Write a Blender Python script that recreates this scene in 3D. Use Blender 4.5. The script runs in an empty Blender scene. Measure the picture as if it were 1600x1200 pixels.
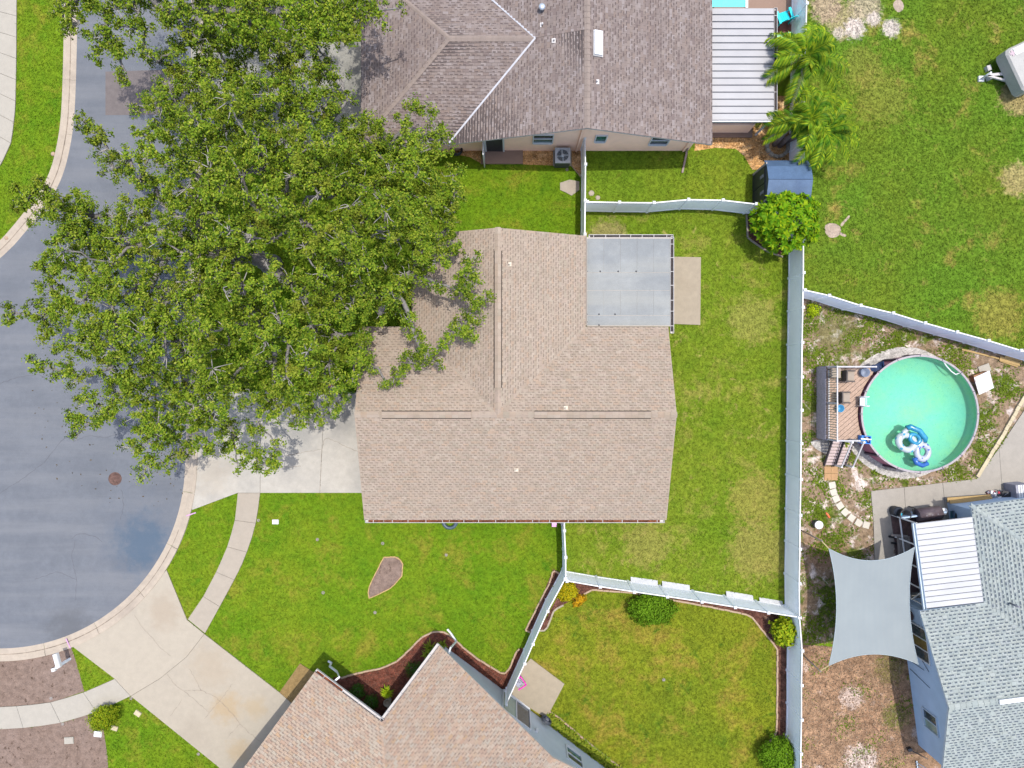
import bpy, bmesh, math, random
import numpy as np
from mathutils import Vector, Matrix
random.seed(7); RNG = np.random.default_rng(7)
scene = bpy.context.scene
COL = scene.collection

# ------------------------------------------------------------------ camera, sky, sun, exposure
H = 35.09                       # drone height over the ground, metres
cam_d = bpy.data.cameras.new("camera"); cam_d.sensor_width = 36.0; cam_d.lens = 22.5
cam_d.clip_start = 0.5; cam_d.clip_end = 2000.0
cam = bpy.data.objects.new("camera", cam_d); cam.location = (0, 0, H); cam.rotation_euler = (0, 0, 0)
COL.objects.link(cam); scene.camera = cam

SUN = Vector((0.17, 0.09, 1.0)).normalized()
world = bpy.data.worlds.new("World"); scene.world = world; world.use_nodes = True
wn = world.node_tree.nodes; wl = world.node_tree.links
bg = wn.get("Background") or wn.new("ShaderNodeBackground")
sky = wn.new("ShaderNodeTexSky"); sky.sky_type = 'NISHITA'; sky.sun_disc = False
sky.sun_elevation = math.asin(SUN.z); sky.sun_rotation = math.atan2(SUN.x, SUN.y)
sky.dust_density = 2.5
wl.new(sky.outputs[0], bg.inputs[0]); bg.inputs[1].default_value = 0.15
sd = bpy.data.lights.new("sun", 'SUN'); sd.energy = 2.0; sd.angle = math.radians(0.5); sd.color = (1.0, 0.965, 0.91)
sun = bpy.data.objects.new("sun", sd); sun.location = (10, 10, 60)
sun.rotation_euler = (-SUN).to_track_quat('-Z', 'Y').to_euler(); COL.objects.link(sun)
scene.view_settings.view_transform = 'Standard'; scene.view_settings.look = 'None'
scene.view_settings.exposure = 1.18; scene.view_settings.gamma = 1.0; scene.view_settings.use_curve_mapping = False
scene.cycles.max_bounces = 6; scene.cycles.transparent_max_bounces = 8

def P(px, py, z=0.0):
    k = (H - z) / 1000.0
    return Vector(((px - 800) * k, (600 - py) * k, z))
def PP(pts, z=0.0): return [P(x, y, z) for x, y in pts]

# ------------------------------------------------------------------ materials
def nd(nt, t, **kw):
    n = nt.nodes.new(t)
    for k, v in kw.items(): setattr(n, k, v)
    return n
def mix(nt, fac, a, b, blend='MIX'):
    m = nd(nt, "ShaderNodeMix", data_type='RGBA', blend_type=blend)
    for sock, v in ((m.inputs[0], fac), (m.inputs[6], a), (m.inputs[7], b)):
        if isinstance(v, bpy.types.NodeSocket): nt.links.new(v, sock)
        elif isinstance(v, (int, float)): sock.default_value = v
        else: sock.default_value = (*v, 1)
    return m.outputs[2]
def maprange(nt, v, a, b, c=0.0, d=1.0, smooth=False):
    m = nd(nt, "ShaderNodeMapRange"); m.clamp = True
    if smooth: m.interpolation_type = 'SMOOTHSTEP'
    nt.links.new(v, m.inputs[0])
    for i, q in enumerate((a, b, c, d)): m.inputs[1 + i].default_value = q
    return m.outputs[0]
def noise(nt, vec, scale, detail=3.0, rough=0.55, dist=0.0):
    n = nd(nt, "ShaderNodeTexNoise"); n.inputs['Scale'].default_value = scale
    n.inputs['Detail'].default_value = detail; n.inputs['Roughness'].default_value = rough
    n.inputs['Distortion'].default_value = dist
    nt.links.new(vec, n.inputs['Vector']); return n.outputs[0]
def offset_vec(nt, vec, off):
    v = nd(nt, "ShaderNodeVectorMath", operation='ADD'); nt.links.new(vec, v.inputs[0]); v.inputs[1].default_value = off
    return v.outputs[0]

# reflectance trims per finish (multiplied into the listed colours)
TRIM = {"ground": (.50, .44, .36), "slab": (.50, .50, .46), "island": (.50, .48, .44), "leaf": (1.12, 1.12, .55), "simple": (1, 1, 1),
    "lawn_grass": (.645, .645, .52), "field_grass": (.70, .67, .40), "back_lawn_grass": (.60, .63, .44), "side_lawn_grass": (.66, .68, .45), "south_yard_grass": (.70, .69, .40),
    "wood_chip_yard": (.56, .49, .45), "bare_topsoil": (.45, .43, .385), "tan_shingle": (.545, .52, .455), "mauve_shingle": (.47, .445, .405), "pink_tan_shingle": (.52, .49, .42), "pale_grey_shingle": (.50, .51, .475),
    "oak_leaves": (1.04, 1.07, .46), "pale_paver": (.66, .64, .60), "white_vinyl": (.68, .68, .68), "golden_leaves": (.8, .9, .6), "rusty_cast_iron": (.45, .45, .45), "strap_leaves": (1.05, 1.0, .5), "shrub_leaves": (1.5, 1.3, .55), "weathered_drive_concrete": (.5, .5, .46), "grey_drive_concrete": (.60, .595, .56), "grey_timber": (.95, .92, .95), "weathered_cedar": (.60, .57, .53), "tread_timber": (.85, .80, .78), "dark_bark_mulch": (.60, .5, .45), "red_bark_mulch": (.62, .52, .46), "shed_roof_plastic": (.34, .42, .50), "tan_pebble_bed": (.85, .76, .62), "tan_pebbles": (.95, .86, .70), "broad_leaf": (1, 1, 1), "white_float_vinyl": (.42, .43, .44), "aqua_print": (.5, .5, .5), "utility_lid": (.28, .26, .25), "pink_survey_paint": (.6, .6, .6), "oak_bark": (.42, .42, .42), "pale_twig_bark": (.52, .52, .52), "pool_top_rail": (.5, .47, .47), "cream_pipe": (.55, .55, .55), "palm_leaflets": (1.0, 1.05, .45), "ac_top": (.6, .6, .6), "palm_bark": (.6, .6, .6), "badge_grey": (.5, .5, .5), "taupe_plastic": (.6, .58, .56), "grey_cabinet": (.7, .7, .72), "driveway_concrete": (.505, .495, .45), "asphalt": (.48, .49, .465), "weathered_roof_membrane": (.42, .43, .41), "tan_shingle_shadow_band": (.55, .53, .48), "mauve_shingle_shadow_band": (.5, .48, .45), "pink_tan_shadow_band": (.52, .5, .45), "grey_shingle_slot": (.6, .62, .62),
    "curb_concrete": (.55, .545, .52), "exposed_aggregate": (.62, .60, .5), "trim_paint": (.62, .62, .62), "tan_trim": (.6, .58, .55), "pale_blue_trim": (.62, .62, .62), "tan_cushion": (.6, .58, .55), "gutter_leaf_litter": (.7, .6, .5),
    "white_gravel": (.55, .54, .52), "pale_sand": (.48, .45, .43), "weed_tufts": (.75, .72, .4), "broad_glossy_leaves": (1.05, 1.12, .4), "cream_block": (.6, .58, .52), "timber_edging": (.6, .55, .45), "redwood_stain": (.6, .55, .55), "bare_sandy_yard": (.52, .48, .46)}
def tri(kind, name):
    k = TRIM.get(name, TRIM[kind]); return lambda c: None if c is None else tuple(min(.95, a * b) for a, b in zip(c, k))
def base_mat(name):
    m = bpy.data.materials.new(name); m.use_nodes = True
    nt = m.node_tree; b = nt.nodes.get("Principled BSDF")
    return m, nt, b

def simple(name, col, rough=0.6, metal=0.0, var=0.12, scale=6.0, bump=0.0, bscale=60.0, spec=0.3):
    """painted / cast surface with a little tonal wear"""
    col = tri("simple", name)(col)
    m, nt, b = base_mat(name)
    g = nd(nt, "ShaderNodeNewGeometry")
    n1 = noise(nt, g.outputs['Position'], scale, 4.0)
    lo = tuple(c * (1 - var) for c in col); hi = tuple(min(1, c * (1 + var)) for c in col)
    c = mix(nt, maprange(nt, n1, .3, .7), lo, hi)
    nt.links.new(c, b.inputs['Base Color'])
    b.inputs['Roughness'].default_value = rough; b.inputs['Metallic'].default_value = metal
    b.inputs['Specular IOR Level'].default_value = spec
    if bump:
        n2 = noise(nt, g.outputs['Position'], bscale, 2.0)
        bp = nd(nt, "ShaderNodeBump"); bp.inputs['Strength'].default_value = bump; bp.inputs['Distance'].default_value = 0.02
        nt.links.new(n2, bp.inputs['Height']); nt.links.new(bp.outputs[0], b.inputs['Normal'])
    return m

def spots_chain(nt, c, pos, spots, hard=False):
    for (px, py, r, col, amt) in spots:
        ctr = P(px, py)
        d = nd(nt, "ShaderNodeVectorMath", operation='DISTANCE')
        fl = nd(nt, "ShaderNodeVectorMath", operation='MULTIPLY'); nt.links.new(pos, fl.inputs[0]); fl.inputs[1].default_value = (1, 1, 0)
        nt.links.new(fl.outputs[0], d.inputs[0]); d.inputs[1].default_value = (ctr.x, ctr.y, 0)
        nz = noise(nt, pos, (3.2 / max(r, .3) + 1.2) if hard else (1.6 / max(r, .3) + .6), 7.0 if hard else 4.0, .72 if hard else .65)
        add = nd(nt, "ShaderNodeMath", operation='MULTIPLY_ADD'); nt.links.new(nz, add.inputs[0]); add.inputs[1].default_value = r * 1.6
        nt.links.new(d.outputs['Value'], add.inputs[2])
        f = maprange(nt, add.outputs[0], r * (1.25 if hard else 1.0), r * (1.6 if hard else 1.9), amt, 0.0, True)
        c = mix(nt, f, c, col)
    return c

def ground_mat(name, a, b_, cdark, patch=None, patch_amt=(.6, .75), patch2=None, patch2_amt=(.62, .7), fine=28.0, spots=(), contrast=.5, rough=.9, bump=.5, pscale=.55, seed=0.0):
    """vegetated / soil ground: broad two-tone drift, clumps, worn patches, fine grain"""
    q = tri("ground", name); a, b_, cdark, patch, patch2 = q(a), q(b_), q(cdark), q(patch), q(patch2); spots = [(x, y, r, q(cc), am) for x, y, r, cc, am in spots]
    m, nt, b = base_mat(name)
    g = nd(nt, "ShaderNodeNewGeometry"); pos = offset_vec(nt, g.outputs['Position'], (seed, seed * .7, 0))
    n0 = noise(nt, pos, .22, 3.0); n1 = noise(nt, pos, 1.3, 4.0, .6); n2 = noise(nt, pos, fine * .16, 4.0, .75); n3 = noise(nt, pos, fine, 2.0, .7)
    c = mix(nt, maprange(nt, n0, .35, .65), a, b_)
    c = mix(nt, maprange(nt, n1, .42, .72, 0, .55), c, cdark)
    if patch is not None:
        n4 = noise(nt, offset_vec(nt, pos, (31, 17, 0)), pscale, 6.0, .7, .3)
        c = mix(nt, maprange(nt, n4, *patch_amt), c, patch)
    if patch2 is not None:
        n5 = noise(nt, offset_vec(nt, pos, (-13, 41, 0)), pscale * 1.7, 7.0, .72, .4)
        c = mix(nt, maprange(nt, n5, *patch2_amt), c, patch2)
    c = spots_chain(nt, c, g.outputs['Position'], spots, True)
    k = maprange(nt, n2, .32, .68, 1 - contrast * .62, 1 + contrast * .55); k2 = maprange(nt, n3, .25, .75, 1 - contrast * .5, 1 + contrast * .5)
    mm = nd(nt, "ShaderNodeMath", operation='MULTIPLY'); nt.links.new(k, mm.inputs[0]); nt.links.new(k2, mm.inputs[1])
    ri = maprange(nt, g.outputs['Random Per Island'], 0, 1, .75, 1.28)
    m3 = nd(nt, "ShaderNodeMath", operation='MULTIPLY'); nt.links.new(mm.outputs[0], m3.inputs[0]); nt.links.new(ri, m3.inputs[1])
    vm = nd(nt, "ShaderNodeVectorMath", operation='SCALE'); nt.links.new(c, vm.inputs[0]); nt.links.new(m3.outputs[0], vm.inputs['Scale'])
    nt.links.new(vm.outputs[0], b.inputs['Base Color'])
    b.inputs['Roughness'].default_value = rough; b.inputs['Specular IOR Level'].default_value = .04
    bp = nd(nt, "ShaderNodeBump"); bp.inputs['Strength'].default_value = bump; bp.inputs['Distance'].default_value = .05
    nt.links.new(n3, bp.inputs['Height']); nt.links.new(bp.outputs[0], b.inputs['Normal'])
    return m

def slab_mat(name, col, stain=(.3, .25, .2), var=.1, stain_amt=(.55, .8), grain=70.0, spots=(), rough=.85, streak=None):
    q = tri("slab", name); col, stain = q(col), q(stain); spots = [(x, y, r, q(cc), am) for x, y, r, cc, am in spots]; streak = (streak[0], q(streak[1])) if streak else None
    m, nt, b = base_mat(name)
    g = nd(nt, "ShaderNodeNewGeometry"); pos = g.outputs['Position']
    n0 = noise(nt, pos, .5, 5.0, .62); n1 = noise(nt, pos, 3.0, 5.0, .65); n2 = noise(nt, pos, grain, 2.0, .6)
    lo = tuple(c * (1 - var) for c in col); hi = tuple(c * (1 + var) for c in col)
    c = mix(nt, maprange(nt, n1, .3, .7), lo, hi)
    c = mix(nt, maprange(nt, n0, stain_amt[0], stain_amt[1], 0, .6), c, stain)
    if streak:
        mp = nd(nt, "ShaderNodeMapping"); nt.links.new(pos, mp.inputs[0]); mp.inputs['Rotation'].default_value = (0, 0, streak[0]); mp.inputs['Scale'].default_value = (.12, 1.3, 1)
        n5 = noise(nt, mp.outputs[0], .8, 5.0, .6)
        c = mix(nt, maprange(nt, n5, .42, .68, 0, .6), c, streak[1])
    c = spots_chain(nt, c, pos, spots)
    vm = nd(nt, "ShaderNodeVectorMath", operation='SCALE'); nt.links.new(c, vm.inputs[0])
    k = maprange(nt, n2, .25, .75, .86, 1.13)
    ri = maprange(nt, g.outputs['Random Per Island'], 0, 1, .95, 1.05)
    mm = nd(nt, "ShaderNodeMath", operation='MULTIPLY'); nt.links.new(k, mm.inputs[0]); nt.links.new(ri, mm.inputs[1])
    nt.links.new(mm.outputs[0], vm.inputs['Scale']); nt.links.new(vm.outputs[0], b.inputs['Base Color'])
    b.inputs['Roughness'].default_value = rough; b.inputs['Specular IOR Level'].default_value = .2
    bp = nd(nt, "ShaderNodeBump"); bp.inputs['Strength'].default_value = .25; bp.inputs['Distance'].default_value = .01
    nt.links.new(n2, bp.inputs['Height']); nt.links.new(bp.outputs[0], b.inputs['Normal'])
    return m

def island_mat(name, cols, rough=.85, var=.12, drift=None, drift_amt=(.5, .7), grain=45.0, spec=.2):
    """each loose piece takes one of the colours (random per island); optional broad weather staining"""
    q = tri("island", name); cols = [q(c) for c in cols]; drift = q(drift)
    m, nt, b = base_mat(name)
    g = nd(nt, "ShaderNodeNewGeometry"); pos = g.outputs['Position']
    cr = nd(nt, "ShaderNodeValToRGB"); cr.color_ramp.interpolation = 'LINEAR'
    el = cr.color_ramp.elements
    while len(el) < len(cols): el.new(.5)
    for i, c in enumerate(cols):
        el[i].position = i / max(1, len(cols) - 1); el[i].color = (*c, 1)
    nt.links.new(g.outputs['Random Per Island'], cr.inputs[0])
    c = cr.outputs[0]
    if drift is not None:
        n0 = noise(nt, pos, .35, 4.0, .6)
        c = mix(nt, maprange(nt, n0, drift_amt[0], drift_amt[1], 0, .55), c, drift)
    n1 = noise(nt, pos, grain, 2.0, .6); n2 = noise(nt, pos, 2.2, 4.0)
    mm = nd(nt, "ShaderNodeMath", operation='MULTIPLY')
    nt.links.new(maprange(nt, n1, .25, .75, 1 - var, 1 + var), mm.inputs[0]); nt.links.new(maprange(nt, n2, .3, .7, .93, 1.07), mm.inputs[1])
    vm = nd(nt, "ShaderNodeVectorMath", operation='SCALE'); nt.links.new(c, vm.inputs[0]); nt.links.new(mm.outputs[0], vm.inputs['Scale'])
    nt.links.new(vm.outputs[0], b.inputs['Base Color'])
    b.inputs['Roughness'].default_value = rough; b.inputs['Specular IOR Level'].default_value = spec
    return m

def leaf_mat(name, cols, trans=.35, rough=.65, spec=.05, drift=None):
    q = tri("leaf", name); cols = [q(c) for c in cols]; drift = q(drift)
    m, nt, b = base_mat(name)
    g = nd(nt, "ShaderNodeNewGeometry")
    cr = nd(nt, "ShaderNodeValToRGB"); el = cr.color_ramp.elements
    while len(el) < len(cols): el.new(.5)
    for i, c in enumerate(cols): el[i].position = i / max(1, len(cols) - 1); el[i].color = (*c, 1)
    nt.links.new(g.outputs['Random Per Island'], cr.inputs[0]); c = cr.outputs[0]
    n0 = noise(nt, g.outputs['Position'], .55, 3.0)
    vm = nd(nt, "ShaderNodeVectorMath", operation='SCALE'); nt.links.new(c, vm.inputs[0])
    nt.links.new(maprange(nt, n0, .3, .7, .78, 1.22), vm.inputs['Scale']); c = vm.outputs[0]
    if drift is not None:
        n1 = noise(nt, offset_vec(nt, g.outputs['Position'], (9, 4, 2)), .8, 4.0)
        c = mix(nt, maprange(nt, n1, .55, .72, 0, .6), c, drift)
    nt.links.new(c, b.inputs['Base Color']); b.inputs['Roughness'].default_value = rough; b.inputs['Specular IOR Level'].default_value = spec
    tr = nd(nt, "ShaderNodeBsdfTranslucent"); nt.links.new(mix(nt, .5, c, (.25, .3, .03)), tr.inputs[0])
    ms = nd(nt, "ShaderNodeMixShader"); ms.inputs[0].default_value = trans
    nt.links.new(b.outputs[0], ms.inputs[1]); nt.links.new(tr.outputs[0], ms.inputs[2])
    nt.links.new(ms.outputs[0], nt.nodes["Material Output"].inputs[0])
    return m

# ------------------------------------------------------------------ mesh builder
class MB:
    def __init__(s): s.v = []; s.f = []; s.m = []; s.smooth = []
    def face(s, pts, mi=0, sm=False):
        i = len(s.v); s.v.extend(tuple(p) for p in pts); s.f.append(tuple(range(i, i + len(pts)))); s.m.append(mi); s.smooth.append(sm)
    def mesh(s, verts, faces, mi=0, sm=False):
        i = len(s.v); s.v.extend(tuple(p) for p in verts)
        for f in faces: s.f.append(tuple(i + q for q in f)); s.m.append(mi); s.smooth.append(sm)
    def obox(s, c, ax, ay, az, mi=0):
        c = Vector(c); ax, ay, az = Vector(ax), Vector(ay), Vector(az)
        vs = [c + ax * i + ay * j + az * k for k in (-1, 1) for j in (-1, 1) for i in (-1, 1)]
        s.mesh(vs, [(0, 2, 3, 1), (4, 5, 7, 6), (0, 1, 5, 4), (2, 6, 7, 3), (0, 4, 6, 2), (1, 3, 7, 5)], mi)
    def box(s, c, size, rz=0.0, mi=0):
        ca, sa = math.cos(rz), math.sin(rz)
        s.obox(c, (ca * size[0] / 2, sa * size[0] / 2, 0), (-sa * size[1] / 2, ca * size[1] / 2, 0), (0, 0, size[2] / 2), mi)
    def beam(s, a, b, w, h, mi=0, up=(0, 0, 1)):
        a, b = Vector(a), Vector(b); d = b - a; L = d.length; d.normalize(); up = Vector(up)
        side = d.cross(up)
        if side.length < 1e-4: side = d.cross(Vector((0, 1, 0)))
        side.normalize(); u = side.cross(d).normalized()
        s.obox((a + b) / 2, d * L / 2, side * w / 2, u * h / 2, mi)
    def prism(s, poly, z0, z1, mi=0, mside=None, bottom=False):
        n = len(poly); p = [Vector((q[0], q[1], 0)) for q in poly]
        area = sum(p[i].x * p[(i + 1) % n].y - p[(i + 1) % n].x * p[i].y for i in range(n))
        if area < 0: p.reverse()
        i0 = len(s.v); s.v.extend((q.x, q.y, z0) for q in p); s.v.extend((q.x, q.y, z1) for q in p)
        s.f.append(tuple(range(i0 + n, i0 + 2 * n))); s.m.append(mi); s.smooth.append(False)
        for i in range(n):
            j = (i + 1) % n; s.f.append((i0 + i, i0 + j, i0 + n + j, i0 + n + i)); s.m.append(mi if mside is None else mside); s.smooth.append(False)
        if bottom: s.f.append(tuple(range(i0 + n - 1, i0 - 1, -1))); s.m.append(mi); s.smooth.append(False)
    def tube(s, pts, radii, n=8, mi=0, cap=True, sm=True):
        pts = [Vector(p) for p in pts]
        if isinstance(radii, (int, float)): radii = [radii] * len(pts)
        i0 = len(s.v); ref = None
        for i, p in enumerate(pts):
            d = (pts[min(i + 1, len(pts) - 1)] - pts[max(i - 1, 0)])
            if d.length < 1e-6: d = Vector((0, 0, 1))
            d.normalize()
            if ref is None: ref = d.orthogonal().normalized()
            ref = (ref - d * ref.dot(d))
            ref = ref.normalized() if ref.length > 1e-5 else d.orthogonal().normalized()
            o = d.cross(ref)
            for k in range(n):
                a = 2 * math.pi * k / n; s.v.append(tuple(p + (ref * math.cos(a) + o * math.sin(a)) * radii[i]))
        for i in range(len(pts) - 1):
            for k in range(n):
                k2 = (k + 1) % n
                s.f.append((i0 + i * n + k, i0 + i * n + k2, i0 + (i + 1) * n + k2, i0 + (i + 1) * n + k)); s.m.append(mi); s.smooth.append(sm)
        if cap:
            s.f.append(tuple(i0 + k for k in range(n - 1, -1, -1))); s.m.append(mi); s.smooth.append(False)
            e = i0 + (len(pts) - 1) * n; s.f.append(tuple(e + k for k in range(n))); s.m.append(mi); s.smooth.append(False)
    def lathe(s, c, prof, n=24, mi=0, sm=True):
        """prof: list of (radius, z) from c"""
        i0 = len(s.v)
        for r, z in prof:
            for k in range(n):
                a = 2 * math.pi * k / n; s.v.append((c[0] + r * math.cos(a), c[1] + r * math.sin(a), c[2] + z))
        for i in range(len(prof) - 1):
            for k in range(n):
                k2 = (k + 1) % n; s.f.append((i0 + i * n + k, i0 + i * n + k2, i0 + (i + 1) * n + k2, i0 + (i + 1) * n + k)); s.m.append(mi); s.smooth.append(sm)
    def build(s, name, mats, parent=None, origin=None):
        org = Vector(origin) if origin is not None else (ORG[parent.name] if parent is not None else Vector((0, 0, 0)))
        me = bpy.data.meshes.new(name)
        me.from_pydata([(v[0] - org.x, v[1] - org.y, v[2] - org.z) for v in s.v], [], s.f)
        mats = mats if isinstance(mats, (list, tuple)) else [mats]
        for m in mats: me.materials.append(m)
        me.polygons.foreach_set("material_index", s.m); me.polygons.foreach_set("use_smooth", s.smooth)
        me.update()
        o = bpy.data.objects.new(name, me); COL.objects.link(o)
        if parent is not None: o.parent = parent; o.location = org - ORG[parent.name]
        else: o.location = org
        ORG[o.name] = org
        return o
ORG = {}
def tag(o, label=None, cat=None, group=None, kind=None):
    if label: o["label"] = label
    if cat: o["category"] = cat
    if group: o["group"] = group
    if kind: o["kind"] = kind
    return o
def thing(name, loc, label, cat, group=None):
    o = bpy.data.objects.new(name, None); o.location = loc; o.empty_display_size = .2; COL.objects.link(o)
    ORG[o.name] = Vector(loc); return tag(o, label, cat, group)
def struct(o): o["kind"] = "structure"; return o
def copy_tree(o, parent=None):
    c = o.copy(); COL.objects.link(c); c.parent = parent
    for ch in list(o.children): copy_tree(ch, c)
    return c
def sheet(name, pts, z, m):
    mb = MB(); mb.face([(p.x, p.y, z) for p in orient(pts)]); return struct(mb.build(name, m))
def orient(pts):
    n = len(pts); a = sum(pts[i].x * pts[(i + 1) % n].y - pts[(i + 1) % n].x * pts[i].y for i in range(n))
    return list(pts) if a > 0 else list(reversed(pts))
def smooth_poly(pts, it=2, closed=False):
    pts = [Vector((p[0], p[1], 0)) for p in pts]
    for _ in range(it):
        q = []
        n = len(pts)
        if not closed: q.append(pts[0])
        for i in range(n if closed else n - 1):
            a, b = pts[i], pts[(i + 1) % n]; q += [a * .75 + b * .25, a * .25 + b * .75]
        if not closed: q.append(pts[-1])
        pts = q
    return pts
def resample(pts, step):
    out = [Vector(pts[0])]; acc = 0.0
    for a, b in zip(pts[:-1], pts[1:]):
        a, b = Vector(a), Vector(b); L = (b - a).length
        t = step - acc
        while t <= L: out.append(a.lerp(b, t / L)); t += step
        acc = (acc + L) % step if L else acc
        acc = L - (t - step)
    if (out[-1] - Vector(pts[-1])).length > step * .3: out.append(Vector(pts[-1]))
    return out
def offset(pts, d):
    out = []
    for i, p in enumerate(pts):
        t = (Vector(pts[min(i + 1, len(pts) - 1)]) - Vector(pts[max(i - 1, 0)])); t.z = 0; t.normalize()
        out.append(Vector((p[0] - t.y * d, p[1] + t.x * d, 0)))
    return out
def strip_profile(mb, pts, prof, mi=0):
    """sweep an open cross-section [(offset, z)...] along a ground polyline, ends closed"""
    rows = [offset(pts, o) for o, z in prof]
    n = len(pts); i0 = len(mb.v)
    for r, (o, z) in zip(rows, prof): mb.v.extend((p.x, p.y, z) for p in r)
    for j in range(len(prof) - 1):
        for i in range(n - 1):
            mb.f.append((i0 + j * n + i, i0 + j * n + i + 1, i0 + (j + 1) * n + i + 1, i0 + (j + 1) * n + i)); mb.m.append(mi); mb.smooth.append(False)
    mb.f.append(tuple(i0 + j * n for j in range(len(prof)))); mb.m.append(mi); mb.smooth.append(False)
    mb.f.append(tuple(i0 + j * n + n - 1 for j in reversed(range(len(prof))))); mb.m.append(mi); mb.smooth.append(False)
def in_poly(x, y, poly):
    x = np.asarray(x); y = np.asarray(y); r = np.zeros(x.shape, bool); n = len(poly)
    for i in range(n):
        x1, y1 = poly[i][0], poly[i][1]; x2, y2 = poly[(i + 1) % n][0], poly[(i + 1) % n][1]
        if y1 == y2: continue
        c = ((y1 > y) != (y2 > y)) & (x < (x2 - x1) * (y - y1) / (y2 - y1) + x1); r ^= c
    return r
def clip2(poly, conv):
    """Sutherland-Hodgman: poly clipped by convex CCW polygon conv"""
    out = poly
    n = len(conv)
    for i in range(n):
        ax, ay = conv[i]; bx, by = conv[(i + 1) % n]; ex, ey = bx - ax, by - ay
        inp = out; out = []
        if not inp: break
        sd = [ex * (q[1] - ay) - ey * (q[0] - ax) for q in inp]
        for k in range(len(inp)):
            p, q = inp[k - 1], inp[k]; sp, sq = sd[k - 1], sd[k]
            if sq >= 0:
                if sp < 0: t = sp / (sp - sq); out.append((p[0] + (q[0] - p[0]) * t, p[1] + (q[1] - p[1]) * t))
                out.append(q)
            elif sp >= 0: t = sp / (sp - sq); out.append((p[0] + (q[0] - p[0]) * t, p[1] + (q[1] - p[1]) * t))
    return out

def np_mesh(name, verts, nper, mat, parent=None):
    """verts (N*nper,3): N separate faces of nper corners"""
    org = ORG[parent.name] if parent is not None else Vector((0, 0, 0))
    verts = np.asarray(verts, np.float32) - np.array(org, np.float32)
    nv = len(verts); nf = nv // nper
    me = bpy.data.meshes.new(name); me.vertices.add(nv); me.loops.add(nv); me.polygons.add(nf)
    me.vertices.foreach_set("co", verts.ravel()); me.loops.foreach_set("vertex_index", np.arange(nv, dtype=np.int32))
    me.polygons.foreach_set("loop_start", np.arange(0, nv, nper, dtype=np.int32))
    me.update(calc_edges=True); me.materials.append(mat)
    o = bpy.data.objects.new(name, me); COL.objects.link(o)
    if parent is not None: o.parent = parent
    ORG[o.name] = org
    return o
def leaf_quads(pos, nrm, length, width, droop=0.0):
    """diamond leaves at pos with approx normals nrm; random heading"""
    n = len(pos); nrm = nrm / (np.linalg.norm(nrm, axis=1, keepdims=True) + 1e-9)
    rnd = RNG.normal(size=(n, 3)); t = rnd - nrm * np.sum(rnd * nrm, 1, keepdims=True); t /= np.linalg.norm(t, axis=1, keepdims=True) + 1e-9
    b = np.cross(nrm, t)
    L = np.asarray(length).reshape(-1, 1) if np.ndim(length) else np.full((n, 1), length)
    W = L * width
    fold = nrm * (W * .25)
    v = np.empty((n, 4, 3)); v[:, 0] = pos - t * L * .5; v[:, 1] = pos + b * W * .5 + fold; v[:, 2] = pos + t * L * .5 - nrm * L * droop; v[:, 3] = pos - b * W * .5 + fold
    return v.reshape(-1, 3)
# ------------------------------------------------------------------ shared materials
M = {}
M['lawn'] = ground_mat("lawn_grass", (.125, .235, .012), (.18, .255, .018), (.075, .185, .012), patch=(.245, .24, .035), patch_amt=(.52, .70), patch2=(.075, .19, .012), patch2_amt=(.58, .72), contrast=.42)
M['lawn_back'] = ground_mat("back_lawn_grass", (.15, .225, .02), (.20, .25, .03), (.105, .19, .018), patch=(.33, .29, .09), patch_amt=(.52, .70), patch2=(.46, .34, .17), patch2_amt=(.60, .72), contrast=.52, pscale=.6,
    spots=[(1180, 780, 2.2, (.36, .29, .10), .6), (950, 372, 1.6, (.36, .28, .17), .7), (1185, 860, 2.6, (.34, .27, .11), .6), (1010, 850, 2.0, (.36, .28, .12), .5), (1175, 500, 2.0, (.36, .31, .12), .5)], seed=3.3)
M['lawn_side'] = ground_mat("side_lawn_grass", (.135, .215, .022), (.19, .235, .03), (.10, .18, .018), patch=(.26, .22, .06), patch_amt=(.6, .75), contrast=.6, seed=5.1)
M['lawn_south'] = ground_mat("south_yard_grass", (.15, .20, .022), (.205, .23, .028), (.10, .14, .02), patch=(.30, .22, .07), patch_amt=(.50, .68), patch2=(.085, .15, .02), patch2_amt=(.56, .66), contrast=.56, pscale=.42, seed=9.7)
M['field'] = ground_mat("field_grass", (.135, .205, .03), (.11, .22, .03), (.085, .16, .025), patch=(.33, .26, .11), patch_amt=(.56, .72), patch2=(.30, .25, .12), patch2_amt=(.60, .74), contrast=.62, pscale=.42, seed=14.2,
    spots=[(1318, 30, 1.6, (.46, .37, .36), .7), (1380, 150, 2.4, (.40, .29, .14), .22), (1345, 105, 1.8, (.38, .28, .14), .25), (1352, 12, 1.3, (.48, .40, .48), .75), (1290, 12, 1.3, (.42, .33, .38), .85), (1335, 44, .9, (.62, .56, .84), .85), (1392, 44, .75, (.62, .56, .84), .85), (1365, 30, .6, (.60, .54, .8), .8), (1310, 52, .5, (.58, .52, .76), .7), (1590, 150, 1.6, (.40, .31, .24), .8), (1590, 280, 1.4, (.45, .36, .27), .7), (1560, 490, 2.2, (.36, .28, .12), .5)])
M['dirt_yard'] = ground_mat("bare_sandy_yard", (.40, .31, .22), (.33, .255, .17), (.26, .185, .11), patch=(.125, .175, .03), patch_amt=(.51, .57), patch2=(.85, .79, .73), patch2_amt=(.52, .64), contrast=.8, fine=24, pscale=.8, seed=21.0,
    spots=[(1310, 520, 2.2, (.13, .18, .03), .5), (1290, 860, 1.8, (.33, .21, .13), .7)])
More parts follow.
